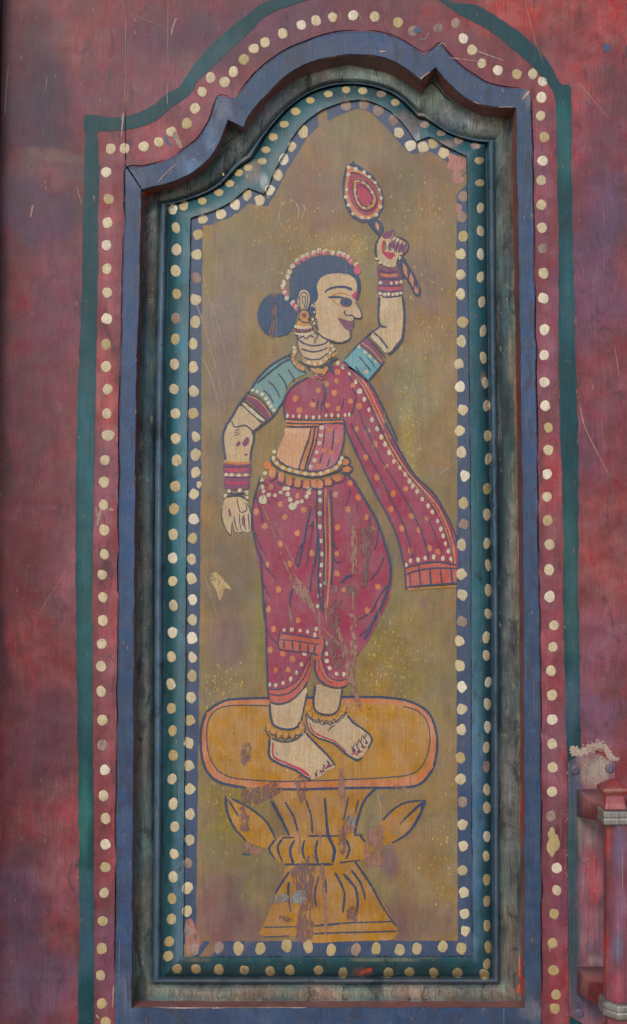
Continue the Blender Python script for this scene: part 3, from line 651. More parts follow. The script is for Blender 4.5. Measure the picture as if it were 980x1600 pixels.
# body: every patch of bare skin, in one mesh
fig = bpy.data.objects.new('painted_dancer', None); COL.objects.link(fig); fig.parent = door
A = Art('bare_skin', M['skin'], fig, 8)
A.poly(Z1([(390, 385), (450, 356), (560, 350), (640, 362), (695, 395), (718, 440), (722, 510), (708, 590), (725, 640), (752, 700), (766, 757), (755, 778), (720, 780), (690, 770), (690, 830), (680, 880), (650, 905), (655, 960), (625, 1000), (560, 1008), (500, 995), (430, 970), (370, 940), (340, 920), (350, 850), (325, 780), (330, 700), (310, 640), (345, 600), (350, 540), (338, 490), (350, 430)]))
A.poly(Z1([(150, 960), (230, 940), (340, 930), (450, 985), (460, 1060), (430, 1150), (380, 1210), (280, 1215), (210, 1170), (160, 1080)]))
A.poly(Zb([(245, 890), (490, 890), (510, 1050), (505, 1250), (480, 1380), (420, 1450), (350, 1530), (260, 1420), (150, 1330), (250, 1245), (320, 1240), (250, 1200), (240, 1050)]))
A.poly(Zb([(240, 230), (215, 320), (215, 400), (240, 490), (320, 560), (420, 560), (440, 470), (470, 430), (540, 400), (560, 330), (500, 260), (440, 240), (410, 200), (390, 140), (330, 150), (290, 200)]))
A.poly(Z5([(240, 395), (330, 460), (415, 535), (350, 600), (300, 620), (220, 600), (165, 500)])); A.poly(Z5([(165, 505), (120, 580), (105, 660), (118, 780), (125, 880), (320, 880), (328, 780), (345, 700), (350, 640), (330, 580), (280, 555), (200, 560)]))
A.poly(Z5([(120, 1170), (180, 1155), (240, 1155), (300, 1190), (320, 1240), (335, 1330), (330, 1440), (300, 1450), (270, 1440), (240, 1450), (200, 1440), (178, 1360), (168, 1400), (160, 1465), (125, 1420), (95, 1330), (90, 1250)]))
A.poly(Z9([(165, 770), (230, 785), (330, 750), (430, 660), (440, 700), (410, 830), (385, 920), (350, 970), (250, 975), (190, 950), (165, 880)]))
A.poly(Z9([(165, 1040), (250, 1065), (350, 1050), (420, 1005), (500, 1090), (580, 1170), (650, 1250), (640, 1275), (600, 1290), (560, 1330), (490, 1355), (430, 1335), (350, 1280), (230, 1240), (170, 1200), (158, 1130)]))
A.poly(Z9([(510, 640), (600, 655), (700, 670), (695, 760), (670, 830), (620, 860), (540, 850), (500, 800)])); A.poly(Z9([(440, 880), (500, 910), (600, 925), (740, 865), (800, 930), (870, 970), (930, 1030), (930, 1060), (900, 1130), (860, 1190), (820, 1205), (750, 1170), (650, 1090), (530, 1040), (460, 990)]))
A.build(names=['face', 'neck', 'raised_arm', 'raised_hand', 'upper_arm', 'lowered_arm', 'lowered_hand', 'ankle', 'foot', 'ankle', 'foot'])
def art(n, m, l): return Art(n, M[m], fig, l)
art('bare_waist', 'belly', 8).poly(Z4([(135, 530), (325, 530), (290, 640), (245, 770), (222, 860), (170, 840), (110, 800), (62, 750), (90, 650), (120, 580)])).build()
art('hair', 'hair', 6).poly(Z1([(75, 480), (85, 380), (130, 290), (200, 230), (300, 190), (400, 175), (500, 180), (600, 215), (670, 265), (720, 330), (748, 400), (750, 500), (728, 600), (640, 640), (330, 680), (300, 740), (260, 780), (200, 780), (150, 740), (110, 650), (85, 560)])).build()
art('hair_bun', 'hair', 5).poly(Z2([(150, 715), (100, 745), (72, 810), (80, 870), (115, 920), (180, 935), (240, 915), (268, 860), (275, 790), (235, 725)])).build()
art('bun_crack', 'loss2', 5.6).poly(Z2([(150, 712), (178, 718), (172, 790), (168, 840), (160, 935), (130, 925), (148, 850), (140, 780)])).build()
A = art('hair_flowers', 'cream', 7.2); fl_ = [(365, 140), (418, 150), (310, 163), (250, 183), (205, 208), (155, 238), (110, 292), (78, 345), (62, 392), (490, 160), (555, 165), (602, 178), (640, 208), (662, 242), (718, 268), (28, 450), (18, 490), (38, 540), (52, 592), (110, 640), (140, 680)]
for x, y in Z1(fl_): A.dab(x - .6, y - 1.4, 3.6, 4.6, random.uniform(-.6, .6), 10, .25)
A.build()
A = Art('pink_petals', pm('pink_petal_paint', (194, 92, 112), (206, 150, 140), .14), fig, 7.6)
for i, (x, y) in enumerate(Z1(fl_)):
    if i not in (6, 9, 7, 8, 15, 18): A.dab(x + 1, y + 1.6, 2.9, 3.5, random.uniform(-.6, .6), 9, .25)
A.dab(*Z1([(724, 318)])[0], 6, 7); A.build()
# face
art('eyebrow', 'navy', 10).line(Z1([(412, 540), (450, 500), (530, 480), (610, 482), (680, 508)]), 2.6, 4.6).build()
A = art('eyelid', 'orange', 10); A.line(Z1([(470, 570), (530, 545), (600, 540), (665, 572)]), 1.6); A.line(Z1([(485, 592), (520, 635), (580, 665), (655, 672)]), 2.2, 1.6); A.build()
A = art('eye', 'navy', 10.4); A.line(Z1([(445, 578), (510, 576), (580, 582), (655, 612)]), 3.2, 3); A.dab(*Z1([(617, 625)])[0], 9.4, 7.4, .15, 16, .05); A.build()
art('forehead_mark', 'crimson', 10).poly(Z1([(672, 560), (700, 530), (725, 522), (722, 570), (705, 600), (685, 585)])).build()
art('lips', 'plum', 10).poly(Z1([(540, 775), (600, 790), (660, 806), (690, 795), (685, 850), (660, 897), (615, 885), (575, 835)])).build()
art('ear', 'skin', 9).poly(Z1([(150, 600), (170, 520), (215, 500), (255, 520), (277, 580), (262, 660), (235, 715), (200, 715), (165, 660)])).build()
A = art('earring', 'gold', 9.4); A.dab(*Z1([(215, 750)])[0], 8.6, 8.2, 0, 14, .1); A.poly(Z1([(145, 845), (170, 800), (215, 785), (262, 800), (295, 860), (220, 870)])); A.build()
A = art('earring_gem', 'plum', 9.9); A.dab(*Z1([(217, 752)])[0], 3.9, 3.9); A.line(Z1([(125, 892), (210, 900), (300, 880)]), 4, 4); A.build()
art('earring_pearls', 'cream', 9.8).dabs(Z1([(135, 858), (160, 866), (190, 870), (220, 872), (250, 870), (280, 862), (140, 925), (170, 932), (200, 935), (232, 932), (262, 926), (292, 915), (300, 660), (318, 720), (300, 790), (318, 830)]), 2.6).build()
# necklace
art('necklace', 'gold', 9.6).dabs(Z1([(225, 1190), (290, 1212), (350, 1215), (405, 1190), (450, 1145), (480, 1090), (500, 1130), (130, 1085), (112, 1125), (105, 1168), (128, 1208), (158, 1240), (195, 1262), (300, 1280), (335, 1310), (375, 1285), (412, 1300), (425, 1262), (345, 1270)]), 3.7).build()
art('necklace_pearls', 'cream', 9.9).dabs(Z1([(258, 1205), (320, 1222), (378, 1208), (430, 1170), (465, 1112), (478, 1045), (500, 1075), (120, 1060), (128, 1100)]), 2.7).build()
art('pendant', 'crimson', 9.7).dabs(Z1([(345, 1335), (380, 1345), (330, 1300), (415, 1335)]), 3.6).build()
# raised arm
art('fingers', 'plum', 10).dab(*Zb([(338, 190)])[0], 9.4, 6, -.45).dab(*Zb([(385, 300)])[0], 3.6, 8.4, .45).dab(*Zb([(432, 330)])[0], 3.6, 8.6, .4).dab(*Zb([(478, 345)])[0], 3.4, 8.2, .35).dab(*Zb([(522, 352)])[0], 3.6, 8.4, .3).build()
art('henna_palm', 'crimson', 9.8).poly(Zb([(285, 250), (310, 290), (290, 380), (400, 400), (420, 420), (370, 475), (320, 450), (275, 400), (265, 320)])).build()
art('fingernails', 'cream', 10.6).dab(*Zb([(335, 300)])[0], 1.8, 4.5, .5).dab(*Zb([(405, 240)])[0], 1.6, 3.4, .5).dab(*Zb([(450, 255)])[0], 1.6, 3.4, .4).dab(*Zb([(392, 375)])[0], 2.2).dabs(Zb([(215, 465), (248, 512), (295, 530), (350, 545), (402, 530), (462, 458)]), 2.8).build()
A = art('bangles', 'plum', 9.2); A.poly(Zb([(215, 540), (330, 580), (460, 570), (490, 700), (495, 880), (230, 880), (225, 700)])); A.poly(Z5([(108, 880), (325, 880), (320, 1000), (305, 1085), (120, 1085), (110, 990)])); A.build()
A = art('orange_bangle', 'orange', 9.7); A.line(Zb([(250, 648), (350, 660), (450, 652)]), 4); A.line(Z5([(120, 865), (220, 875), (320, 868)]), 4); A.line(Z5([(115, 970), (220, 975), (325, 970)]), 3.4); A.build()
A = art('red_bangle', 'crimson', 9.7); A.line(Zb([(240, 800), (350, 812), (480, 800)]), 5.4); A.line(Z5([(115, 925), (210, 932), (300, 925)]), 6); A.line(Z5([(120, 1035), (220, 1040), (300, 1030)]), 4); A.build()
art('bangle_pearls', 'cream', 10).dabs(Zb([(250, 740), (375, 745), (435, 740), (485, 730), (250, 862), (300, 872), (345, 870), (395, 872), (440, 865), (485, 858)]), 2.8).dabs(Z5([(125, 968), (170, 968), (230, 975), (290, 972), (150, 1105), (240, 1100), (120, 1145), (298, 1160), (295, 1118)]), 3.2).build()
# sleeves
art('sleeve', 'sleeve', 5).poly(Z5([(325, 262), (400, 165), (480, 85), (560, 22), (650, -12), (690, 30), (740, 90), (800, 120), (740, 150), (670, 190), (625, 260), (600, 340), (535, 452), (500, 440), (430, 330)])).build()
art('sleeve', 'sleeve2', 9).poly(Z1([(590, 1185), (730, 1040), (800, 1080), (880, 1140), (955, 1220), (820, 1372), (700, 1290)])).build()
A = art('armband', 'plum', 9.2); A.poly(Z5([(280, 322), (310, 298), (400, 345), (470, 425), (502, 490), (460, 520), (420, 455), (350, 385)])); A.poly(Z1([(745, 1030), (805, 965), (860, 1010), (930, 1105), (985, 1185), (950, 1222), (860, 1130)])); A.build()
art('armband_edge', 'gold', 9.5).line(Z5([(300, 305), (390, 345), (460, 420), (500, 485)]), 1.8).line(Z1([(760, 1010), (860, 1080), (960, 1200)]), 1.8).build()
A = art('armlet', 'cream', 9.4); A.line(Z5([(262, 372), (330, 430), (400, 490), (445, 520)]), 5.2); A.line(Z1([(855, 945), (930, 1010), (1010, 1110)]), 6); A.dabs(Z1([(745, 1050), (800, 1100), (850, 1140), (905, 1190)]), 3); A.dab(*Z1([(812, 1292)])[0], 3.4); A.dabs(Z5([(345, 262), (385, 278), (425, 300), (458, 335), (478, 370), (500, 400), (522, 432)]), 3); A.build()
# blouse
art('blouse', 'magenta', 6).poly(Z4([(122, 340), (140, 280), (185, 215), (245, 172), (300, 142), (370, 170), (420, 180), (440, 100), (480, 60), (540, 60), (620, 110), (670, 190), (670, 300), (655, 400), (640, 452), (560, 450), (400, 455), (260, 460), (128, 458), (118, 400)])).build()
art('blouse_spots', 'orange', 7).dabs(Z4([(205, 307), (235, 397), (337, 355), (383, 242), (440, 198), (518, 170), (527, 103), (498, 262), (450, 357), (532, 385), (627, 328), (645, 207), (690, 365)]), 4.3, 4.8, .2).build()
A = art('waist_band', 'orange', 9); A.line(Z4([(132, 480), (350, 486), (570, 480)]), 4.2, ends=(1, 1)); A.line(Z4([(132, 508), (250, 512), (380, 508)]), 2.4, ends=(1, 1)); A.build()
art('hem_pearls', 'cream', 9.4).dabs(Z4([(143, 440), (187, 442), (235, 443), (288, 448), (342, 452), (387, 450), (440, 438), (483, 436), (532, 438), (585, 434), (618, 432)]), 2.2, 3.4, .2).build()
# front of the sari over the waist
art('sari_front', 'pink', 8).poly(Z4([(375, 515), (575, 512), (570, 640), (540, 750), (505, 830), (450, 862), (290, 862), (330, 740), (360, 640)])).build()
A = art('sari_edge', 'orange', 8.3); A.poly(Z4([(325, 530), (350, 528), (330, 640), (290, 770), (270, 860), (228, 860), (262, 750), (300, 640)])); A.line(Z4([(368, 525), (350, 640), (310, 780)]), 2.2); A.build()
art('front_pearls', 'cream', 9).dabs(Z4([(405, 530), (400, 590), (388, 648), (367, 718), (350, 780), (322, 830)]), 3.3).build(); art('front_spots', 'orange', 8.8).dabs(Z4([(465, 555), (523, 628), (427, 700), (385, 825), (480, 720)]), 3.8, 4.4, .2).build()
# skirt
art('skirt', 'magenta', 5).poly([(406, 764), (425, 742), (480, 752), (548, 745), (562, 768), (578, 798), (596, 836), (609, 876), (613, 905), (608, 935), (593, 968), (576, 1000), (557, 1026), (545, 1040), (543, 1060), (520, 1061), (504, 1046), (497, 1018), (489, 1018), (479, 1048), (457, 1070), (421, 1080), (418, 1050), (416, 1000), (412, 950), (407, 900), (400, 860), (396, 820), (396, 790)]).build()
art('skirt_spots', 'orange', 6).dabs(Z7([(237, 222), (460, 297), (315, 368), (108, 433), (185, 558), (352, 478), (517, 417), (463, 612), (318, 707), (203, 882), (398, 878), (583, 788), (298, 1095), (213, 1262), (785, 285), (912, 192), (890, 415), (805, 563), (797, 788), (800, 963), (615, 520)]) + Z8([(342, 328), (417, 505), (467, 610), (520, 1125), (422, 1338), (215, 1150)]) + Z9([(147, 57), (372, 140), (183, 208), (157, 368), (255, 400), (330, 440), (200, 525), (293, 523), (690, 462)]), 4.1, 4.7, .22).build()
A = art('skirt_hem', 'salmon', 9); A.poly(Z9([(138, 665), (220, 668), (300, 642), (380, 580), (430, 480), (480, 410), (475, 500), (440, 620), (370, 710), (280, 770), (200, 777), (150, 740)])); A.poly(Z9([(503, 430), (545, 400), (565, 470), (600, 555), (680, 592), (748, 585), (745, 635), (680, 657), (600, 642), (530, 585), (503, 520)])); A.poly(Z9([(240, 245), (380, 268), (540, 292), (530, 410), (470, 388), (340, 375), (225, 352)])); A.poly(Z9([(510, 340), (558, 245), (575, 270), (548, 410), (520, 400)])); A.build()
art('skirt_pearls', 'cream', 9.5).dabs(Z9([(155, 635), (200, 640), (257, 625), (315, 593), (362, 542), (398, 480), (420, 400), (590, 400), (592, 455), (612, 510), (665, 552), (722, 555), (265, 220), (325, 215), (388, 222), (445, 230), (500, 255), (510, 210), (585, 320)]), 2.9, 3.5, .2).dabs(Z7([(652, 270), (657, 337), (652, 447), (652, 560), (660, 683), (668, 793), (665, 888), (652, 968), (655, 1060), (645, 1145), (635, 1235)]), 3, 3.7, .2).build()
art('pleat_edge', 'orange', 9.1).line(Z7([(705, 245), (730, 420), (738, 700), (740, 900), (725, 1100), (708, 1290)]), 3.6, 3).line(Z7([(695, 260), (697, 500), (705, 760), (700, 1000)]), 1.6).build()
art('hip_chain', 'cream', 9.6).dabs(Z7([(185, 107), (155, 163), (160, 222), (172, 260), (218, 290), (272, 294), (322, 268), (352, 238), (380, 235), (380, 283), (400, 330), (460, 355), (500, 345), (540, 305), (557, 273), (560, 238)]), 3.4).dab(*Z7([(170, 332)])[0], 6.2, 7.6).dab(*Z7([(422, 388)])[0], 6.4, 5.8).build()
# belt
A = art('belt_petals', 'orange', 9.3)
for (x, y), rx, ry in zip(Z4([(30, 872), (95, 905), (155, 935), (220, 955), (288, 968), (345, 962), (392, 965), (455, 950), (525, 915), (598, 848), (592, 795), (-10, 820)]), [5.6, 5, 5.4, 5.4, 5.6, 5, 5, 5.6, 7, 6.4, 5, 6], [9, 8, 9, 8.4, 7.6, 7.4, 7.4, 6.4, 5.4, 4.6, 5, 6]): A.dab(x, y, rx, ry, 0, 14, .12)
A.build()
A = art('belt', 'gold', 9.6); A.line(Z4([(28, 765), (60, 805), (110, 838), (170, 860), (240, 876), (340, 888), (420, 880), (500, 848), (545, 805), (560, 765)]), 5, 5); A.build()
art('belt_pearls', 'cream', 9.9).dabs(Z4([(35, 765), (62, 803), (110, 836), (160, 852), (215, 868), (280, 880), (340, 886), (398, 880), (452, 858), (515, 838), (545, 795), (560, 762), (42, 715)]), 3.3).build()
art('anklet', 'gold', 9.6).dabs(Z9([(180, 990), (228, 1018), (280, 1026), (328, 1018), (368, 998), (400, 955), (143, 965)]), 5.2).build()
art('anklet', 'gold', 9.6).dabs(Z9([(460, 862), (505, 890), (558, 905), (612, 905), (662, 895), (703, 865), (733, 825), (447, 815)]), 5).build()
A = art('henna_sole', 'crimson', 9.4); A.line(Z9([(178, 1075), (186, 1185), (280, 1236), (400, 1292), (460, 1338)]), 2.4, 5); A.line(Z9([(458, 925), (485, 990), (560, 1035), (650, 1068), (740, 1150)]), 2.6, 2); A.build()
# hand fan
A = art('hand_fan', 'navy', 5); A.poly(Z3([(195, 85), (290, 140), (380, 205), (450, 305), (492, 420), (482, 520), (430, 612), (340, 655), (270, 658), (190, 612), (130, 520), (97, 400), (92, 290), (110, 180), (130, 110), (170, 98)])); A.poly(Zb([(100, 40), (230, 20), (290, 120), (245, 215), (165, 140)])); A.poly(Zb([(485, 440), (530, 465), (640, 650), (712, 820), (692, 897), (645, 880), (560, 730), (470, 620)])); A.line(Z3([(205, 70), (180, 110)]), 2.4); A.build()
art('fan_border', 'orange', 5.8).poly(Z3([(148, 118), (230, 145), (320, 200), (400, 268), (450, 350), (470, 440), (455, 530), (400, 600), (340, 628), (270, 624), (200, 578), (150, 490), (118, 400), (118, 300), (132, 200)])).poly(Zb([(195, 45), (235, 90), (232, 152), (195, 108)]), False).poly(Zb([(505, 510), (556, 570), (560, 690), (515, 620)]), False).poly(Zb([(590, 620), (635, 710), (625, 800), (580, 710)]), False).poly(Zb([(650, 770), (687, 840), (662, 870), (635, 830)]), False).build()
art('fan_ring', 'magenta', 6.6).poly(Z3([(168, 185), (240, 198), (320, 240), (390, 300), (428, 370), (438, 450), (422, 520), (380, 572), (320, 592), (250, 562), (188, 480), (152, 390), (148, 290)])).build()
A = art('fan_gilding', 'gold', 7.4); A.line(Z3([(218, 245), (290, 265), (360, 330), (400, 400), (395, 470), (350, 515), (300, 520), (242, 472), (218, 390), (210, 310), (218, 245)]), 4, 4); A.build()
art('fan_pearls', 'cream', 8).dabs(Z3([(150, 130), (220, 148), (300, 175), (350, 222), (405, 277), (445, 347), (460, 427), (456, 510), (415, 583), (345, 615), (280, 612), (195, 575), (155, 490), (127, 415), (132, 345), (150, 202)]), 3).dabs(Z3([(240, 258), (295, 275), (340, 315), (375, 372), (385, 455), (345, 502), (300, 517), (250, 470), (230, 410), (222, 350)]), 2.1).build()
art('fan_gem', 'crimson', 7.4).poly(Z3([(248, 305), (320, 335), (362, 400), (368, 455), (322, 495), (265, 455), (238, 380)])).build()
# scarf
sc_l = Z4([(575, 455), (592, 540), (640, 650), (710, 820), (775, 960), (825, 1060)]) + Z6([(330, 720), (400, 880), (440, 1050), (452, 1115)])
sc_r = Z6([(850, 1105), (848, 900), (790, 750), (680, 560), (520, 395), (380, 160), (305, 10)]) + Z4([(880, 430), (820, 290), (755, 180), (680, 110), (600, 55), (530, 15)])
art('scarf', 'magenta', 6.6).poly(sc_l + Z6([(570, 1088), (700, 1080)]) + sc_r + Z4([(560, 90), (640, 180), (650, 330), (620, 430)])).build()
edge = Z4([(580, 40), (660, 110), (735, 190), (800, 310), (860, 440), (935, 600)]) + Z6([(300, 90), (390, 250), (480, 385), (560, 475), (640, 560), (705, 640), (755, 740), (800, 850), (830, 980), (838, 1090)])
edge2 = [(x - 4.4, y + 2.4) for x, y in edge]
A = art('scarf_edge', 'orange', 7.6); A.line(edge, 2.8); A.line(edge2, 2.4); A.build()
art('scarf_pearls', 'cream', 8).dabs(Z4([(530, 35), (567, 65), (620, 115), (668, 178), (732, 312), (767, 392), (790, 468), (830, 540), (860, 602), (890, 657)]) + Z6([(240, 45), (273, 110), (302, 165), (335, 230), (370, 298), (417, 347), (457, 397), (488, 450), (515, 487), (547, 528), (588, 588), (632, 640), (665, 685), (705, 755), (730, 815), (747, 868), (765, 928), (787, 985), (805, 1045), (463, 1095), (497, 1060), (555, 1050), (610, 1040), (675, 1030), (745, 1040)]), 2.7, 3.8, .15).dab(*Z4([(697, 252)])[0], 4.4).build()
art('scarf_spots', 'orange', 7.4).dabs(Z6([(85, 48), (172, 67), (225, 170), (155, 268), (315, 335), (238, 420), (462, 507), (367, 545), (348, 665), (503, 716), (625, 730), (432, 812), (562, 825), (497, 982), (643, 962), (712, 990)]), 4, 5, .2).build()
A = art('scarf_end', 'salmon', 8); A.poly(Z6([(452, 1112), (570, 1088), (700, 1076), (850, 1100), (850, 1238), (620, 1252), (465, 1278)]), False); A.build()
art('scarf_end_line', 'gold', 8).line(Z6([(470, 1283), (620, 1268), (846, 1256)]), 1.8).build()

# ink outlines over everything
A = art('ink_line', 'navy', 11)
def ln(Z, items):
    for pts, a, b in items: A.line(Z(pts), a, b)
ln(Z1, [([(700, 620), (730, 655), (758, 712), (769, 760), (750, 780), (700, 772), (675, 752), (620, 748), (600, 725), (612, 702)], 1.6, 2.2), ([(692, 770), (692, 835), (682, 880)], 1.0, 1.0), ([(668, 900), (662, 955), (630, 990), (560, 1012), (480, 1002), (400, 962), (338, 915)], 1.4, 3),
        ([(745, 400), (750, 500), (722, 600)], 3.4, 2.6), ([(185, 690), (168, 600), (190, 545), (220, 530), (250, 565), (245, 640), (230, 705)], 1.6, 1.6), ([(208, 650), (196, 590), (213, 563), (230, 595), (215, 690)], 1.4, 1.4), ([(150, 600), (172, 520), (215, 500), (257, 520), (277, 580), (262, 660), (238, 715)], 1.5, 1.5),
        ([(320, 640), (293, 678), (327, 718), (303, 760), (342, 800), (320, 840), (352, 880), (330, 915), (347, 950), (320, 980), (320, 1025)], 1.8, 1.6), ([(150, 968), (200, 1012), (300, 1042), (400, 1025), (460, 985)], 2.6, 2.2), ([(190, 1072), (300, 1100), (400, 1080), (440, 1052)], 3, 1.8), ([(205, 1148), (280, 1175), (370, 1165), (445, 1110)], 2.6, 1.8),
        ([(165, 1180), (260, 1240), (360, 1250), (450, 1205), (485, 1145)], 2, 2.2), ([(150, 960), (160, 1060), (205, 1150)], 1.4, 1.8), ([(130, 930), (165, 965), (205, 950), (235, 975), (270, 945), (310, 960)], 2, 2), ([(160, 790), (180, 710), (215, 695), (255, 715), (272, 770), (255, 815), (205, 815), (165, 780)], 1.5, 2.4), ([(255, 815), (290, 850), (300, 880)], 2, 2),
        ([(90, 1090), (85, 1160), (110, 1220), (170, 1275), (240, 1300)], 1.6, 2), ([(240, 1250), (330, 1310), (400, 1335), (450, 1270)], 2, 2), ([(440, 1240), (480, 1190), (540, 1160)], 4, 4), ([(480, 1200), (470, 1260), (500, 1310)], 8, 5), ([(600, 1175), (720, 1045)], 2.6, 2.6), ([(590, 1185), (700, 1290), (822, 1385)], 3.4, 3.6),
        ([(822, 1385), (930, 1260), (985, 1190)], 3, 3), ([(740, 1145), (800, 1210), (852, 1285)], 2, 2.6), ([(820, 1150), (875, 1215), (892, 1255)], 1.8, 1.8), ([(745, 1035), (850, 1120), (955, 1225)], 1.8, 2), ([(812, 960), (900, 1040), (990, 1150)], 2, 2.4), ([(875, 905), (950, 975), (1020, 1070)], 2.6, 3)])
ln(Zb, [([(240, 895), (230, 1050), (240, 1215), (325, 1245)], 4.2, 3.4), ([(500, 885), (522, 1080), (512, 1300), (470, 1430), (345, 1560)], 4, 4.2), ([(250, 1235), (140, 1310), (20, 1420), (-60, 1500)], 2.6, 2.4), ([(255, 205), (200, 290), (192, 390), (212, 460)], 2.4, 3), ([(370, 130), (405, 160), (400, 215), (360, 245)], 2, 1.6), ([(290, 270), (315, 330), (280, 390)], 1.8, 1.4),
        ([(355, 280), (345, 350), (390, 370)], 1.4, 1.4), ([(425, 230), (405, 300), (395, 360)], 1.4, 1), ([(465, 250), (440, 330), (430, 400)], 1.5, 1.2), ([(505, 270), (490, 340), (465, 400)], 1.5, 1.2), ([(440, 215), (520, 245), (570, 300), (550, 380), (500, 430)], 1.6, 2), ([(230, 605), (350, 620), (460, 605)], 1.4, 1.4), ([(240, 690), (350, 700), (480, 690)], 2, 2), ([(240, 770), (350, 778), (490, 768)], 1.4, 1.4), ([(235, 835), (350, 842), (490, 832)], 1.6, 1.6), ([(270, 895), (330, 905), (400, 900), (490, 885)], 2, 2), ([(455, 440), (450, 520), (490, 620), (500, 700)], 2.6, 3)])
ln(Z3, [([(215, 250), (265, 250), (340, 290), (400, 370), (420, 450), (390, 520), (320, 545), (260, 520), (210, 440), (190, 340), (200, 270)], 1.5, 1.5), ([(248, 290), (320, 325), (370, 395), (378, 460), (322, 508), (258, 465), (228, 380), (240, 300)], 1.5, 1.5), ([(165, 178), (240, 188), (330, 235), (398, 295), (438, 370), (448, 450)], 1.2, 1.4)])
ln(Z4, [([(122, 460), (115, 350), (138, 275), (200, 200), (300, 145)], 3.2, 3.2), ([(415, 190), (432, 250), (425, 310), (405, 350), (398, 420)], 5, 1.5), ([(420, 330), (432, 380), (460, 412)], 2.4, 1.6), ([(640, 220), (668, 290), (650, 380), (625, 440)], 2.4, 2.4), ([(330, 290), (345, 330)], 3, 1), ([(380, 320), (365, 400)], 3, 1), ([(575, 300), (560, 390)], 1.6, 1.6), ([(615, 130), (640, 180)], 2, 2),
        ([(130, 466), (350, 474), (575, 468)], 2.2, 2.2), ([(135, 495), (350, 500), (572, 495)], 1.6, 1.6), ([(135, 524), (250, 528), (385, 520)], 2, 2), ([(575, 465), (578, 510)], 3, 3), ([(325, 530), (300, 640), (255, 760), (225, 860)], 2.4, 2.6), ([(352, 530), (335, 640), (295, 770), (272, 860)], 1.6, 1.8), ([(380, 520), (362, 640), (315, 780), (295, 860)], 2, 2),
        ([(430, 530), (420, 620), (412, 690)], 1.8, 2), ([(412, 720), (390, 810)], 2, 2.4), ([(500, 540), (492, 620), (482, 705)], 3, 3), ([(465, 765), (450, 830)], 2, 2.4), ([(577, 510), (575, 620), (548, 740), (522, 790)], 2.6, 2.6),
        ([(20, 745), (20, 790), (70, 840), (130, 868), (200, 885), (290, 905), (370, 908), (450, 890), (530, 862), (570, 830)], 2.4, 2.6), ([(60, 760), (115, 810), (180, 838), (260, 855), (340, 862), (430, 850), (490, 825), (535, 780)], 2, 2), ([(560, 745), (600, 755), (625, 790), (600, 820), (560, 825)], 2.2, 2.2), ([(600, 820), (640, 830), (635, 865), (590, 880), (550, 870)], 2.2, 2),
        ([(0, 930), (30, 935), (62, 900), (66, 860)], 2, 1.8), ([(66, 940), (95, 968), (120, 950), (130, 900)], 2.4, 1.8), ([(130, 965), (175, 985), (190, 960), (190, 905)], 2.4, 1.6), ([(195, 985), (240, 992), (256, 960), (255, 925)], 2.4, 1.6), ([(262, 1000), (310, 995), (322, 950)], 2.4, 1.6), ([(325, 990), (380, 1000), (420, 990), (420, 940), (390, 920)], 2.4, 1.6), ([(430, 975), (480, 975), (495, 940), (465, 920)], 2.2, 1.6), ([(495, 955), (560, 945), (590, 900), (560, 880)], 2.2, 1.6),
        ([(578, 470), (600, 560), (660, 690), (730, 850), (800, 990), (850, 1090)], 2.6, 2.6), ([(600, 60), (690, 110), (760, 175), (830, 285), (895, 420), (960, 570), (985, 630)], 3.4, 3.6), ([(690, 400), (740, 540), (790, 620)], 1.6, 1.2), ([(560, 50), (640, 120), (700, 200), (760, 320), (840, 500), (930, 680)], 1.6, 1.4), ([(660, 60), (740, 160)], 2.4, 2)])
ln(Z5, [([(322, 268), (240, 370), (168, 495), (118, 575), (98, 670), (122, 850)], 4, 4), ([(358, 600), (352, 690), (330, 780), (322, 870)], 3, 2.6), ([(540, 455), (500, 495), (430, 550), (355, 605)], 3, 3), ([(170, 520), (200, 572), (280, 557), (335, 595), (350, 640)], 1.8, 3), ([(325, 262), (400, 150), (500, 55), (600, -5), (680, -40)], 3.6, 3), ([(610, 340), (570, 400), (540, 455)], 2.4, 2.4),
        ([(475, 185), (530, 240), (572, 322)], 1.6, 2.4), ([(555, 120), (610, 190), (632, 255)], 1.8, 2.4), ([(640, 90), (680, 150), (690, 192)], 1.8, 2.2), ([(430, 262), (480, 300), (520, 372)], 1.6, 2.2), ([(270, 345), (350, 410), (455, 510)], 2, 2), ([(250, 380), (330, 455), (420, 535)], 2, 2.4), ([(300, 292), (400, 335), (475, 420), (515, 480)], 2.6, 2.6),
        ([(200, 600), (240, 590)], 1.4, 1.4), ([(195, 620), (235, 612)], 1.2, 1.2), ([(190, 645), (240, 625)], 1.2, 1.2), ([(215, 1160), (225, 1220), (245, 1280), (295, 1262), (285, 1200)], 1.6, 1.6), ([(95, 1240), (85, 1330), (130, 1440), (165, 1475)], 1.2, 1.4), ([(190, 1310), (205, 1400), (225, 1440)], 1.4, 1.4), ([(235, 1295), (240, 1380), (258, 1440)], 1.6, 1.4), ([(272, 1295), (285, 1430)], 1.6, 1.4), ([(308, 1290), (318, 1430)], 1.6, 1.4), ([(300, 1200), (330, 1290), (335, 1430)], 1.6, 1.2), ([(150, 1120), (200, 1130), (300, 1120)], 2, 2), ([(115, 985), (220, 990), (320, 985)], 1.6, 1.6), ([(110, 905), (220, 905), (320, 900)], 1.4, 1.4), ([(120, 1150), (180, 1145), (260, 1150), (310, 1185)], 1.6, 1.6)])
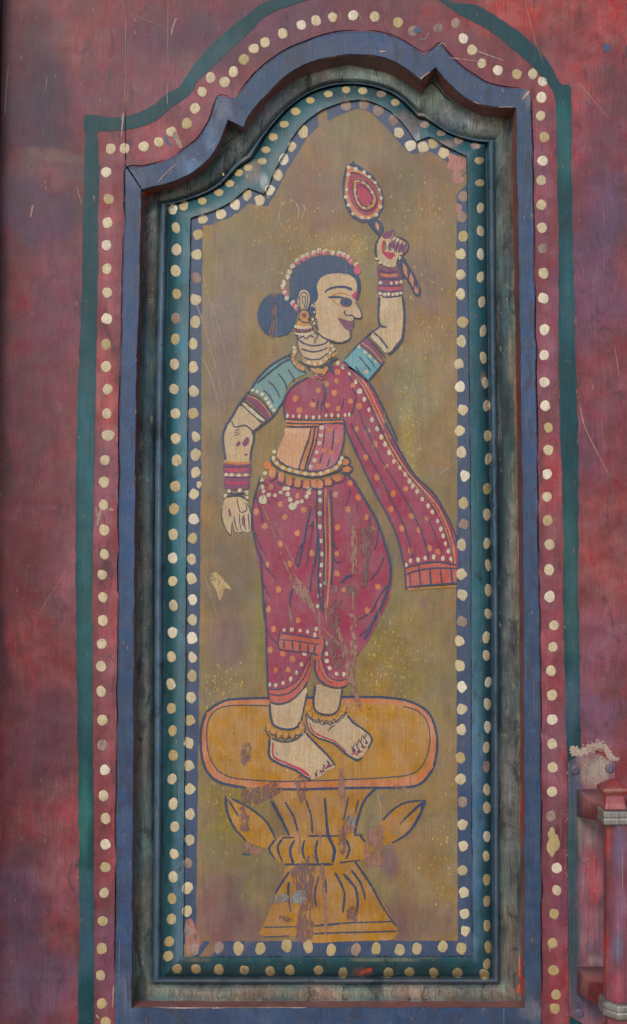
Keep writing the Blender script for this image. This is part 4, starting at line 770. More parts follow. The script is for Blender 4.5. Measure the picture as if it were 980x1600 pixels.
ln(Z6, [([(0, 40), (60, 190), (120, 310), (230, 545), (330, 725), (400, 885), (440, 1050), (455, 1115)], 2.6, 2.8), ([(300, 0), (380, 150), (520, 388), (680, 548), (770, 700), (820, 800)], 3.6, 3), ([(820, 800), (848, 880), (850, 960)], 2, 1.4), ([(40, 0), (80, 90), (180, 262), (280, 440), (360, 610), (440, 770), (490, 930), (520, 1040)], 2.2, 2.4), ([(150, 20), (250, 240), (340, 390), (430, 540), (510, 680), (590, 860), (640, 1040)], 1.4, 2.4), ([(620, 700), (670, 820), (700, 900), (740, 1010)], 1.4, 1.8),
        ([(250, 20), (330, 170), (420, 320), (520, 450), (640, 600), (715, 720), (770, 860), (810, 1000), (830, 1090)], 1.2, 1.6), ([(290, 40), (400, 240), (500, 390), (620, 520), (720, 640), (790, 790), (835, 930)], 1.2, 1.4), ([(450, 1118), (570, 1085), (700, 1068), (845, 1090)], 2.8, 2.8), ([(450, 1165), (570, 1130), (700, 1115), (850, 1118)], 2.6, 2.6), ([(455, 1115), (462, 1280)], 2.8, 2.8), ([(465, 1262), (620, 1246), (850, 1230)], 3, 3),
        ([(492, 1160), (500, 1260)], 1.8, 1.8), ([(560, 1090), (578, 1255)], 2.6, 3), ([(645, 1120), (655, 1250)], 3, 3), ([(725, 1115), (738, 1245)], 2.6, 3), ([(808, 1110), (818, 1240)], 3, 3)])
ln(Z7, [([(150, 130), (90, 330), (80, 500), (100, 680), (150, 860), (160, 1000), (170, 1150), (175, 1300)], 2.4, 3), ([(130, 170), (110, 300), (150, 430), (165, 520)], 1.2, 2.4), ([(95, 600), (150, 730), (200, 800)], 2.6, 1), ([(125, 760), (180, 880), (240, 960), (290, 1010)], 3, 1.4), ([(170, 1040), (200, 1110), (240, 1170)], 2.6, 1), ([(590, 240), (640, 240)], 4, 5), ([(575, 400), (540, 560), (500, 760), (465, 900)], 3.4, 2.6), ([(600, 500), (570, 700), (540, 890)], 1.6, 1.6), ([(630, 640), (620, 800), (580, 1000), (570, 1120)], 2, 2.4), ([(640, 720), (610, 900)], 1.4, 1.4),
        ([(630, 250), (625, 500), (650, 760), (640, 1000), (660, 1280)], 3, 3.6), ([(683, 250), (680, 480), (690, 760), (685, 1000), (680, 1290)], 2.4, 2.6), ([(745, 240), (755, 480), (762, 720), (758, 900), (750, 1060)], 3.2, 3.4), ([(715, 260), (722, 480), (722, 800)], 1.2, 1.2), ([(765, 690), (790, 740), (810, 748)], 3, 1.4), ([(765, 830), (800, 862), (838, 862)], 3, 1.4), ([(420, 1080), (400, 1180), (390, 1290)], 4, 2.6), ([(200, 330), (240, 375)], 2, 1.4), ([(915, 235), (895, 320), (870, 385)], 2.2, 1.2), ([(240, 230), (150, 180), (170, 320)], 1, 1), ([(500, 700), (450, 830), (460, 900)], 1.4, 2.4), ([(560, 560), (610, 520)], 3, 4)])
ln(Z8, [([(235, 100), (330, 225), (430, 395), (520, 560), (590, 780), (632, 950), (620, 1100), (560, 1270), (470, 1450), (395, 1600)], 3.6, 5), ([(570, 860), (525, 970), (450, 1065)], 2, 2.2), ([(620, 1100), (540, 1190), (470, 1330), (430, 1350)], 2.6, 2), ([(430, 1370), (340, 1420)], 2.4, 1.2), ([(440, 1490), (345, 1570)], 2, 2), ([(290, 1020), (235, 1040), (185, 1090)], 4, 3), ([(440, 480), (445, 560), (440, 630)], 1.4, 2), ([(520, 600), (510, 720), (480, 800)], 2.4, 1.6), ([(340, 370), (325, 450)], 1.4, 1)])
ln(Z9, [([(105, 100), (150, 250), (230, 340)], 1.6, 1.6), ([(115, 0), (125, 200), (130, 450), (140, 660), (150, 760)], 2.4, 3), ([(138, 668), (220, 672), (300, 648), (380, 585), (432, 480), (480, 405)], 2, 2), ([(150, 708), (230, 716), (320, 690), (400, 610), (455, 500), (470, 420)], 2.2, 1.8), ([(155, 770), (230, 785), (320, 755), (400, 680), (440, 610)], 3.6, 2), ([(440, 700), (410, 840), (395, 910)], 2.4, 2), ([(155, 780), (162, 880), (190, 948), (280, 978), (355, 965), (385, 920)], 4, 3.4),
        ([(155, 1045), (150, 1180), (220, 1236), (350, 1290), (430, 1345), (470, 1366)], 4, 3.4), ([(430, 1005), (520, 1100), (600, 1180), (655, 1255)], 3.6, 3), ([(165, 1045), (250, 1073), (340, 1062), (410, 1015)], 3, 3.2), ([(130, 950), (125, 990), (155, 1040)], 2, 2), ([(200, 1000), (205, 1050)], 1.2, 1.2), ([(250, 1010), (255, 1060)], 1.2, 1.2), ([(300, 1005), (305, 1060)], 1.2, 1.2), ([(345, 1000), (352, 1045)], 1.2, 1.2), ([(410, 930), (428, 970), (415, 1010)], 2, 2),
        ([(505, 640), (488, 780), (520, 848), (615, 866), (680, 820), (708, 670)], 3.4, 2), ([(503, 440), (500, 520), (530, 590), (600, 645), (680, 662), (748, 640)], 3.6, 2.6), ([(548, 420), (570, 500), (610, 575), (680, 602), (748, 592)], 2.4, 2.4), ([(528, 440), (540, 520), (590, 600), (640, 625)], 1.4, 1.4), ([(430, 850), (450, 970), (520, 1040), (640, 1082), (735, 1162), (820, 1212), (865, 1190)], 1.8, 4), ([(745, 868), (800, 930), (880, 985), (935, 1050), (905, 1130)], 3.8, 2.6),
        ([(440, 850), (470, 905), (500, 905), (520, 930), (560, 905), (575, 940), (620, 915), (640, 935), (690, 895), (720, 885), (750, 800)], 1.4, 1.6), ([(245, 240), (380, 262), (540, 285)], 2.2, 2.2), ([(240, 290), (380, 305), (535, 330)], 1.8, 1.8), ([(232, 240), (225, 355), (340, 378), (470, 392), (530, 412)], 2.2, 2.4), ([(265, 300), (262, 355)], 3, 3), ([(325, 305), (330, 370)], 3.4, 3.4), ([(388, 312), (385, 378)], 3.4, 3), ([(445, 320), (450, 390)], 3.4, 3.4), ([(500, 330), (495, 400)], 4, 3), ([(560, 240), (580, 340), (548, 415)], 2.2, 3),
        ([(600, 990), (630, 955), (655, 950)], 1.6, 2), ([(560, 1250), (590, 1285)], 2, 2), ([(590, 1215), (625, 1262)], 2, 2), ([(540, 1290), (560, 1320)], 2, 2), ([(500, 1310), (520, 1345)], 2, 2), ([(780, 1110), (815, 1170)], 1.6, 2), ([(805, 1080), (850, 1150)], 1.6, 2), ([(830, 1050), (880, 1120)], 1.6, 2), ([(860, 1020), (905, 1085)], 1.6, 2), ([(208, 1150), (214, 1180)], 2.2, 1.4)])
A.line(Z2([(250, 1040), (180, 1080), (70, 1170)]), 3, 3); A.line(Z2([(640, 350), (700, 420)]), 2, 2)
A.build()
Z9r = [(x, y, 2.6) for x, y in Z9([(480, 1350), (520, 1340), (560, 1315), (600, 1285), (640, 1265), (815, 1190), (850, 1175), (880, 1145), (910, 1105), (928, 1065)])]
art('toe_tint', 'plum', 10.1).dabs(Z9([(565, 1300), (600, 1262), (632, 1258), (512, 1335), (470, 1352), (800, 1140), (835, 1150), (865, 1110), (895, 1080)]), 2.6).build()
A = art('toe', 'skin', 10.2)
for x, y, r_ in Z9r: A.dab(x, y, r_, r_ * .8, -.6)
A.build()
A = art('anklet_line', 'navy', 11.2)
for pts in ([(150, 985), (165, 1015), (190, 1020), (205, 1045), (232, 1048), (245, 1022), (262, 1058), (285, 1058), (300, 1028), (320, 1052), (345, 1045), (352, 1015), (375, 1028), (398, 1000)], [(445, 850), (452, 890), (478, 895), (488, 920), (515, 920), (530, 895), (545, 935), (572, 938), (588, 905), (605, 940), (635, 930), (645, 895), (670, 925), (695, 900), (700, 870), (728, 868), (742, 835)]):
    A.line(Z9(pts), 1.5, 1.5)
for pts in ([(575, 1245), (560, 1290)], [(610, 1225), (600, 1265)], [(640, 1215), (630, 1250)], [(520, 1290), (505, 1330)], [(800, 1095), (790, 1140)], [(830, 1065), (822, 1110)], [(858, 1035), (852, 1085)], [(890, 1010), (884, 1050)]): A.line(Z9(pts), 1.6, 1.2)
o_ = A.build()
A = art('red_toe_tint', 'crimson', 10.3)
for x, y in Z9([(548, 1300), (585, 1275), (618, 1258), (790, 1165), (822, 1170), (855, 1150), (885, 1115)]): A.dab(x, y, 2.2, 1.6, -.6)
A.build()
A = art('henna_mark', 'plum', 10.4); A.poly(Z5([(260, 700), (300, 655), (320, 680), (300, 725), (270, 730)])); A.poly(Z5([(205, 720), (235, 685), (248, 700), (225, 735)])); A.poly(Z5([(275, 800), (300, 790), (305, 805), (280, 812)])); A.line(Z5([(150, 1250), (160, 1320)]), 4); A.line(Z5([(262, 1310), (268, 1400)]), 3); A.build()
# wear across the figure
A = art('paint_loss', 'loss', 12)
A.line(Z7([(165, 380), (210, 490), (290, 690), (370, 900), (430, 1020), (520, 1150), (610, 1290)]), 1.8, 5); A.line(Z7([(245, 440), (310, 600), (400, 800), (460, 940)]), 1.3, 2.2); A.wear(Z7([(395, 960), (440, 960), (480, 1010), (560, 1120), (610, 1240), (590, 1260), (500, 1180), (430, 1080), (395, 1010)]))
A.wear(Z8([(275, 520), (298, 560), (330, 680), (335, 850), (330, 1000), (300, 1005), (272, 1000), (278, 800), (285, 680)])); A.line(Z8([(270, 400), (282, 520)]), 1.4, 2); A.line(Z8([(295, 1170), (300, 1330)]), 3, 3); A.wear(Z8([(250, 1360), (290, 1370), (320, 1400), (330, 1470), (310, 1530), (340, 1600), (300, 1600), (270, 1500), (290, 1440)]))
A.wear(Z9([(760, 60), (800, 90), (830, 300), (800, 560), (830, 700), (860, 820), (840, 830), (790, 700), (740, 560), (700, 330), (660, 200), (700, 220), (770, 400)])); A.line(Z9([(470, 20), (560, 200), (690, 330), (770, 440)]), 2, 4); A.line(Z9([(305, 20), (312, 90), (325, 160)]), 2, 6); A.line(Z9([(560, 240), (630, 400)]), 1, 1)
A.line(Z7([(560, 376), (675, 398)]), 2.2, 2.2); A.line(Z9([(580, 0), (590, 150)]), 5, 3); A.build()
A = art('paint_loss', 'loss2', 11.6)
A.wear(Z8([(370, 600), (470, 590), (485, 690), (460, 800), (440, 920), (430, 1060), (390, 1150), (370, 1080), (385, 900), (360, 760)])); A.wear(Z8([(90, 1320), (130, 1240), (180, 1230), (190, 1340), (170, 1500), (110, 1420)])); A.wear(Z9([(620, 60), (690, 60), (690, 200), (720, 400), (690, 520), (640, 500), (610, 350), (640, 230), (600, 140)])); A.wear(Z8([(235, 1130), (290, 1120), (340, 1160), (330, 1210), (260, 1190)]))
A.build()
A = art('filler_patch', 'plaster', 12.4); A.wear(Z7([(745, 1060), (800, 1060), (795, 1110), (780, 1140), (760, 1110)])); A.wear(Z7([(680, 1020), (710, 1010), (712, 1050), (690, 1060)])); A.build()

# ------------------------------------------------------------------ painted line round the frame (on the planks)
m_line = mat_paint('teal_line_paint', attr='Tint', rough=0.5, var=0.24, streak=0.12, chip=L(110, 120, 120), chip_amt=0.16, chip2=L(48, 76, 96), chip2_amt=0.25, bump=0.45, speck=0.25, spec=0.28)
line_o = [(121, 1640), (124, 1400), (121, 1100), (118, 860), (121, 640), (127, 480), (130, 330), (133, 230), (132, 186), (140, 179), (180, 183), (225, 172), (262, 146), (280, 135), (300, 105), (330, 72), (368, 38), (400, 12), (440, -8), (500, -24), (580, -30), (660, -22), (704, 2), (744, 8), (790, 34), (830, 66), (858, 98), (876, 130), (892, 142), (893, 250), (896, 400), (901, 600), (904, 700), (904, 900), (906, 1080), (908, 1200), (912, 1400), (912, 1640)]
line_i = [(148, 1640), (147, 1400), (145, 1100), (145, 860), (149, 640), (152, 480), (154, 330), (154, 230), (152, 207), (160, 205), (196, 203), (235, 193), (268, 168), (296, 148), (312, 125), (345, 92), (388, 52), (420, 22), (455, 8), (505, -6), (580, -12), (650, -6), (684, 0), (724, 26), (768, 50), (808, 82), (838, 110), (860, 138), (868, 160), (871, 250), (873, 400), (874, 600), (880, 800), (880, 900), (883, 1080), (886, 1200), (890, 1400), (890, 1640)]
a = spline(line_o, 900); b = spline(line_i, 900)
a = wob(a, 2.0, 71, 16); b = wob(b, 2.0, 75, 16); V = []; C = []
HL = 0.28 * MM
line_blobs = [(134, 700, 20, 200, (52, 106, 116), .6), (134, 1000, 14, 200, (50, 98, 96), .6), (134, 1290, 12, 100, (52, 118, 108), .7), (134, 1450, 20, 100, (62, 92, 108), .7), (330, 100, 80, 60, (48, 92, 100), .5), (880, 220, 16, 80, (38, 98, 98), .7), (890, 900, 16, 160, (62, 100, 98), .6), (890, 1100, 16, 60, (74, 96, 112), .7), (890, 450, 16, 120, (48, 100, 110), .5)]
for t in (0, .25, .5, .75, 1):
    l = lerp(a, b, t); V.append(Pn(l[:, 0], l[:, 1], HL)); C.append(tint(l[:, 0], l[:, 1], (10, 62, 68), line_blobs, 80, 8, mott=.2))
for l in (a, b): V.append(Pn(l[:, 0], l[:, 1], -.3 * MM)); C.append(C[0])
V = np.vstack(V); C = np.vstack(C); n = 901; F = []
for r in range(4):
    for i in range(n - 1): F.append((r * n + i, r * n + i + 1, (r + 1) * n + i + 1, (r + 1) * n + i))
for i in range(n - 1): F.append((5 * n + i, 5 * n + i + 1, i + 1, i)); F.append((4 * n + i, 4 * n + i + 1, 6 * n + i + 1, 6 * n + i))
mesh_obj('painted_line', V, F, m_line, door, attr=C)

# ------------------------------------------------------------------ cream dots, each one dabbed on, draped over whatever it sits on
def bvh_of(names):
    vs_, fs = [], []
    for o in bpy.data.objects:
        if o.type == 'MESH' and o.name.split('.')[0] in names:
            b = len(vs_); vs_ += [v.co.copy() for v in o.data.vertices]; fs += [tuple(b + i for i in p.vertices) for p in o.data.polygons]
    return BVHTree.FromPolygons(vs_, fs)
bvh = bvh_of({'plank', 'raised_moulding', 'panel', 'blue_moulding', 'painted_border', 'bead_moulding'})
M_DOT = [mat_paint('cream_dot_paint', L(206, 190, 156), rough=0.62, spec=.25, var=0.28, streak=0.08, chip=L(160, 134, 108), chip_amt=0.14, chip2=L(232, 220, 190), chip2_amt=0.2, bump=0.9, speck=0.5, scratch=0.05, seed=1),
         mat_paint('yellowed_dot_paint', L(186, 166, 122), rough=0.62, spec=.25, var=0.2, streak=0.08, chip=L(140, 116, 90), chip_amt=0.2, bump=0.9, speck=0.5, scratch=0.05, seed=2),
         mat_paint('pale_dot_paint', L(226, 214, 190), rough=0.62, spec=.25, var=0.2, streak=0.08, chip=L(190, 160, 130), chip_amt=0.14, bump=0.9, speck=0.5, scratch=0.05, seed=3),
         mat_paint('faded_dot_paint', L(156, 134, 120), rough=0.65, spec=.25, var=0.3, streak=0.1, chip=L(196, 180, 160), chip_amt=0.24, chip2=L(112, 92, 96), chip2_amt=0.4, bump=0.9, speck=0.5, scratch=0.05, seed=4)]
def ray(px, py):
    d = (Vector(P(px, py)) - CAM).normalized(); loc, nor, i, dist = bvh.ray_cast(CAM, d)
    if loc is None: return None
    if nor.dot(d) > 0: nor = -nor
    return loc, nor
rd = random.Random(3)
def dot(px, py, r, parent, mi=None, ax=1.0, ay=1.0, thick=0.26 * MM, rag=.08):
    c = ray(px, py)
    if c is None: return
    ph = rd.random() * 50; V = []; F = []; n = 20; rot = rd.uniform(-.5, .5)
    V.append(Vector(c[0]) + c[1] * thick * .8)
    for k, (f, hh) in enumerate(((.45, .95), (.82, 1.0), (1.0, 0.35), (1.04, -.6))):
        for i in range(n):
            a = 2 * math.pi * i / n
            q = 1 + rag * 1.8 * noise.noise(Vector((math.cos(a) * 1.2 + ph, math.sin(a) * 1.2, ph)))
            if f > .8: q += rag * .5 * noise.noise(Vector((math.cos(a) * 3 + ph, math.sin(a) * 3, 0)))
            u, v = r * f * q * ax * math.cos(a), r * f * q * ay * math.sin(a)
            x = px + u * math.cos(rot) - v * math.sin(rot) * .3; y = py + v + u * math.sin(rot) * .15
            s = ray(x, y) or c
            V.append(Vector(s[0]) + s[1] * thick * hh * (1 + .3 * noise.noise(Vector((x * .4, y * .4, 2)))))
    for i in range(n):
        j = (i + 1) % n; F.append((0, 1 + j, 1 + i))
        for k in range(3):
            F.append((1 + k * n + i, 1 + k * n + j, 1 + (k + 1) * n + j, 1 + (k + 1) * n + i))
    if mi is None: mi = rd.choice((0, 0, 0, 1, 0, 2, 0, 1, 0, 0, 2, 0, 1, 0, 0, 0, 3))
    o = mesh_obj('painted_dot', V, F, M_DOT[mi], parent, smooth=True)
    return o
outer = [(173, 232), (195, 232), (225, 229), (248, 222), (268, 206), (292, 193), (305, 169), (316, 143), (329, 121), (351, 128), (365, 112), (381, 93), (397, 76), (414, 66), (442, 52), (471, 39), (494, 32), (520, 27), (552, 24), (586, 26), (622, 35), (646, 48), (685, 44), (712, 36), (724, 60), (738, 78), (753, 99), (778, 110), (808, 116), (833, 115), (848, 127), (846, 152), (845, 181), (851, 214), (848, 251), (846, 282), (846, 320), (847, 356), (848, 388),
         (849, 427), (849, 466), (851, 515), (850.5, 555), (851, 597), (852, 634), (857, 668), (857, 703), (855, 741), (855, 776), (856, 813), (859, 851), (858, 890), (859, 932), (866, 977), (864, 1011), (861, 1048), (863, 1086), (863, 1124), (863, 1162), (864, 1199), (863, 1237), (861, 1275), (870, 1356), (870, 1391), (866, 1428), (863.5, 1474), (865, 1516), (869, 1554), (867, 1576),
         (166, 269), (170, 311), (168, 348), (166, 383), (167, 420), (168, 457), (167, 498), (166, 538), (166, 573), (168, 608), (167, 646), (169, 680), (164, 719), (163, 753), (162, 789), (163, 828), (163, 866), (160, 898), (161, 933), (161, 969), (159, 1006), (158, 1041), (158, 1080), (160, 1125), (160, 1164), (164, 1203), (162, 1243), (165, 1279), (165, 1319), (165, 1355), (163, 1395), (161, 1439), (159, 1482), (157, 1524), (159, 1568), (165, 1597)]
for x, y in outer:
    mi = None; rx, ry = rd.uniform(.92, 1.02), rd.uniform(.94, 1.06)
    if (x, y) in ((712, 36), (646, 48), (861, 1275)): mi = 3
    if y > 1400 and mi is None: mi = 1
    if x > 500 and 500 < y < 640: mi = 2
    if (x, y) == (169, 680): rx = 1.25
    dot(x, y, 8.2 if y > 250 else 8.0, door, mi, rx, ry)
dot(864.5, 1320, 11, door, 1, .95, 1.75, rag=.25); dot(862, 1303, 7, door, 1, .9, 1.4, rag=.25)
teal_d = [(270, 326), (275, 356), (276, 390), (275, 423), (276, 459), (275, 497), (274, 530), (273, 569), (272, 608), (274, 646), (275, 685), (276, 719), (274, 760), (272, 795), (270.7, 835), (270, 872), (270, 908), (271, 946), (270, 988), (268, 1026), (267, 1069), (268, 1107), (270, 1142), (271, 1180), (269, 1217), (270.6, 1256), (273, 1292), (272, 1334), (270.6, 1370), (269, 1404), (268, 1436), (264.4, 1471), (263, 1494),
          (287, 321), (316, 314), (342, 300.6), (359, 287), (373, 270), (388, 262), (410, 252), (415.5, 234), (427, 214), (444, 194), (462, 174), (485, 157), (513, 147), (541, 140), (567, 142), (596, 147), (618, 160), (664, 195), (690, 208), (717, 219), (743, 228), (749, 251), (750, 286), (751, 325), (751, 361), (751, 397), (751, 433), (753, 472), (755, 517), (755.6, 559), (758, 598), (760.5, 634), (762, 681), (763, 717), (761, 764), (761, 804), (761, 849), (763, 883), (763, 922), (763, 959), (760, 996), (760, 1024), (763, 1066), (762, 1100), (762, 1136), (760, 1168), (760, 1198), (761, 1234), (761, 1262), (761, 1307), (760, 1338), (761, 1375), (761, 1408), (761, 1446), (763, 1480), (761, 1506),
          (277, 1514), (306.5, 1514), (342, 1515), (382, 1516), (422, 1518), (453, 1516), (498, 1516), (536, 1520), (607, 1520), (640, 1519), (678, 1520), (715, 1520), (757, 1522)]
for x, y in teal_d:
    top = 240 < x < 760 and y < 320 and not (x < 300 and y > 322)
    bot = y > 1510
    rx, ry = (1, 1)
    if top: rx, ry = (.86, .62)
    elif bot: rx, ry = (.96, .88)
    elif x > 700: rx, ry = (.66, 1.04)
    else: rx, ry = (.88, 1.0)
    o_mi = 3 if (x, y) in ((664, 195), (690, 208), (717, 219), (743, 228), (596, 147)) else (1 if (y > 1380 or bot or top) else None)
    dot(x, y, 8.6, teal_o, o_mi, rx * rd.uniform(.94, 1.06), ry * rd.uniform(.92, 1.08))
navy_d = [(317, 342), (345, 334), (368, 320), (386, 305), (406, 313), (422, 297), (434, 273), (444, 249), (456, 229), (474, 206), (541, 165), (569, 163), (591, 172), (615, 187), (623, 207), (642, 228), (661, 230), (677, 224), (693, 239), (724, 307), (722, 338), (724, 369), (720, 397), (720, 429), (720, 459), (723, 503), (721, 533), (717, 569), (719, 604), (723, 640), (718.6, 673), (721, 707), (726, 743), (724, 786), (725, 819), (721, 851), (721, 897), (722, 929), (722, 971), (718, 1001), (719, 1040), (722, 1073), (722, 1108), (721, 1140), (719, 1184), (720, 1218), (723, 1253), (723, 1289), (724, 1322), (723, 1360), (725, 1395), (726, 1428), (727, 1455), (721, 1482),
          (342, 1480), (373, 1482), (407, 1482), (448, 1478), (482, 1479), (518, 1484), (556, 1484), (588, 1482), (625, 1484), (652, 1482), (692, 1479),
          (309.6, 367), (307.5, 398), (307, 434), (306, 468), (305, 503), (302, 537), (302, 574), (303, 611), (302, 646), (306, 682), (306, 710), (305.7, 738), (303, 772), (303, 811), (301, 841), (299.6, 874), (299, 904), (301, 937), (301, 968), (300, 997), (301, 1027), (300, 1056), (299, 1090), (297, 1125), (295, 1161), (295, 1196), (296, 1233), (297, 1272), (296.7, 1313), (293, 1349), (293, 1387), (292.5, 1424), (295, 1455), (304, 1482)]
for x, y in navy_d:
    mi = 3 if (x, y) in ((569, 163), (591, 172), (541, 165), (342, 1480), (556, 1484), (295, 1455), (304, 1482), (724, 307), (722, 338)) else None
    if y > 1475 and mi is None: mi = 1
    rr = (.95, 1.25) if (y > 1475) else (.98, 1.05)
    dot(x, y, 8.2, panel, mi, rr[0] * rd.uniform(.92, 1.05), rr[1] * rd.uniform(.92, 1.06), rag=.14)
dot(311, 757.5, 4.6, panel, 0, .9, 1.2)

# ------------------------------------------------------------------ cracks, chips and scrapes on the planks and frame
def drape_line(name, strokes, mat, parent, off=0.35 * MM):
    V = []; F = []
    for pts, a_, b_ in strokes:
        Ln = sum(math.dist(p, q) for p, q in zip(pts[:-1], pts[1:])); n = max(3, int(Ln / 2.5)); c = spline(pts, n)
        t = np.gradient(c, axis=0); t /= np.linalg.norm(t, axis=1)[:, None] + 1e-9
        for i in range(n + 1):
            f = i / n; ww = (a_ * (1 - f) + b_ * f) / 2 * (1 + .5 * noise.noise(Vector((c[i][0] * .3, c[i][1] * .3, 4)))) * min(1, .2 + f * 6, .2 + (1 - f) * 6)
            jx = .5 * noise.noise(Vector((c[i][0] * .2, c[i][1] * .2, 7)))
            for s in (1, -1):
                s_ = ray(c[i][0] - t[i][1] * ww * s + jx, c[i][1] + t[i][0] * ww * s) or ray(c[i][0], c[i][1]) or (Vector(P(c[i][0], c[i][1])), Vector((0, -1, 0))); V.append(Vector(s_[0]) + s_[1] * off)
            if i < n: k = len(V) - 2; F.append((k, k + 1, k + 3, k + 2))
    o = mesh_obj(name, V, F, mat, parent); o['kind'] = 'stuff'
    return o
bvh = bvh_of({'plank', 'raised_moulding', 'panel', 'blue_moulding', 'bead_moulding', 'recess_cove', 'recess_step', 'painted_line'})
drape_line('crack', [([(196.4, 172), (196.6, 220), (196.6, 257)], 0.8, 1.6), ([(195, 256), (208, 275), (223, 298)], 2.4, 2.0), ([(351, 227), (358, 221), (368, 214)], 1.4, 1.0), ([(664, 138), (671, 130), (678, 131), (686, 140), (696, 152), (705, 158)], 1.4, 1.8), ([(688, 228), (700, 233), (712, 240)], 1.6, .8), ([(330, 1546), (332, 1556)], .6, .6)], m_crack, door, .25 * MM)
def seg(lp, t0, t1):
    n0, n1 = int(t0 * NL), int(t1 * NL); return [tuple(p) for p in lp[n0:n1:9]]
r5 = random.Random(11)
# open joint between the arched frame and the planks, and between the raised moulding and the panel
LAo = LA + (LA - LB) * .02; jo = []; t = 0.02
while t < 0.83:
    d = r5.uniform(.015, .07); q = seg(LAo, t, min(t + d, .85))
    if len(q) > 2: jo.append((q, r5.uniform(.9, 2.0), r5.uniform(.9, 2.0)))
    t += d + r5.uniform(-.004, .006)
drape_line('open_joint', jo, m_crack, door, .18 * MM)
LGo = LG + (LF - LG) * .01; jo = []; t = 0.01
while t < 0.98:
    d = r5.uniform(.015, .06); q = seg(LGo, t, min(t + d, .99))
    if len(q) > 2: jo.append((q, r5.uniform(.5, 1.5), r5.uniform(.5, 1.5)))
    t += d + r5.uniform(.0, .008)
drape_line('open_joint', jo, mat_paint('joint_dirt', L(40, 30, 28), rough=.9, spec=.1), door, .25 * MM)
m_scr = mat_paint('scrape_paint', L(164, 132, 122), rough=0.6, var=.3, chip=L(118, 78, 88), chip_amt=.3, chip2=L(118, 78, 88), chip2_amt=.4)
drape_line('scrape', [([(263, 0), (262, 60), (261, 110)], 1.2, .6), ([(261, 130), (262, 165)], 1.6, 1), ([(193, 175), (191, 200), (190, 215)], 3, 2), ([(197, 10), (196, 120), (195, 170)], .8, 1), ([(276, 28), (270, 44), (268, 56)], 3, 1.6), ([(196, 20), (240, 36), (262, 46)], .6, .6), ([(74, 120), (72, 145)], 1, .6), ([(8, 180), (10, 140), (14, 100)], 1.4, .6), ([(120, 290), (128, 320)], 1, 1), ([(52, 320), (48, 340)], 4, 2), ([(146, 305), (148, 316)], 2, 1), ([(905, 630), (915, 670), (940, 720), (955, 750)], 2, .8), ([(560, 20), (568, 38)], 1, .8), ([(905, 130), (955, 190)], .9, .6), ([(700, 90), (760, 98)], 2, .6), ([(745, 80), (790, 96)], 3, 1), ([(182, 760), (185, 790)], 1.4, .6), ([(178, 1540), (176, 1576)], 2.6, 2), ([(60, 960), (110, 880)], .7, .5), ([(820, 0), (835, 60), (850, 100)], .8, .5), ([(150, 790), (152, 808)], 4, 3), ([(960, 540), (968, 590)], 1, .8)], m_scr, door)
m_edge = mat_paint('bare_edge', L(180, 150, 140), rough=.6)
drape_line('worn_edge', [([(502, 92), (530, 87), (548, 85.5)], 1.2, .8), ([(576, 86), (592, 89)], 2, 1), ([(655, 125), (664, 118), (672, 112)], 2.4, 1), ([(592, 81), (605, 80)], 3, 1), ([(410, 155), (432, 131), (445, 121)], 1, .7), ([(640, 110), (652, 122)], 1, 1.2), ([(686, 71), (692, 67), (697, 74)], 1.8, 1.2), ([(740, 159), (762, 166), (806, 167.5)], 1.4, 1.0), ([(816, 156), (822, 149), (828, 142)], 4, 3), ([(246, 286), (260, 270), (280, 252)], 1.4, .7), ([(330, 232), (338, 222)], 1, .7), ([(236, 1574), (300, 1575), (480, 1574.5)], 1.4, .8), ([(220, 300), (230, 303)], 2, 1), ([(373, 198), (378, 201)], 4, 2)] +
           [([(212.5 - (y - 600) * .006, y), (212.5 - (y + 6 - 600) * .006, y + 5)], 1.5, 1) for y in (560, 640, 745, 815, 905, 960, 1120, 1210, 1333, 1402)], m_edge, door)
# small knocks and rubbed spots on planks and mouldings
for nm, mt, cnt, sz in (('scuff', mat_paint('scuff_paint', L(146, 104, 104), rough=.6), 300, .7), ('dark_scuff', mat_paint('dark_scuff_paint', L(76, 48, 58), rough=.6), 220, .8), ('pale_speck', m_edge, 190, .5)):
    q = []
    for _ in range(cnt):
        if r5.random() < .45:
            x, y = (r5.uniform(6, 190), r5.uniform(5, 1595)) if r5.random() < .5 else ((r5.uniform(848, 975), r5.uniform(5, 1150)) if r5.random() < .8 else (r5.uniform(200, 840), r5.uniform(3, 60)))
        else:
            p_ = r5.choice((LA, LB, lerp(LA, LB, .5), lerp(LF, LG, .6), lerp(LD, LF, .4), lerp(LF, LG, .97)))[r5.randrange(NL)]; x, y = p_[0] + r5.gauss(0, 1.5), min(p_[1] + r5.gauss(0, 1.5), 1597)
        ln_ = r5.choice((1.5, 2, 3, 5, 9, 14)) * sz; an = r5.gauss(math.pi / 2, .3)
        q.append(([(x, y), (x + ln_ * .5 * math.cos(an) + r5.gauss(0, .4), y + ln_ * .5 * math.sin(an)), (x + ln_ * math.cos(an), y + ln_ * math.sin(an))], r5.uniform(.6, 2.4) * sz, r5.uniform(.4, 1.6) * sz))
    q = [k for k in q if all(ray(*p) for p in k[0])]
    drape_line(nm, q, mt, door, .3 * MM)
m_red = mat_paint('bright_red_chip', L(206, 92, 72), rough=.5)
drape_line('red_chip', [([(225, 302), (232, 302), (239, 303)], 5, 2.5), ([(228, 312), (228, 322)], 3, 2), ([(236, 300), (262, 296), (280, 293)], 1.2, .8), ([(811, 1538), (809, 1552)], 4, 6), ([(560, 1522), (570, 1517), (582, 1514)], 4, 9), ([(812, 1490), (812, 1530)], 3, 3)], m_red, door)
m_bl = mat_paint('blue_drip', L(62, 76, 110), rough=.5)
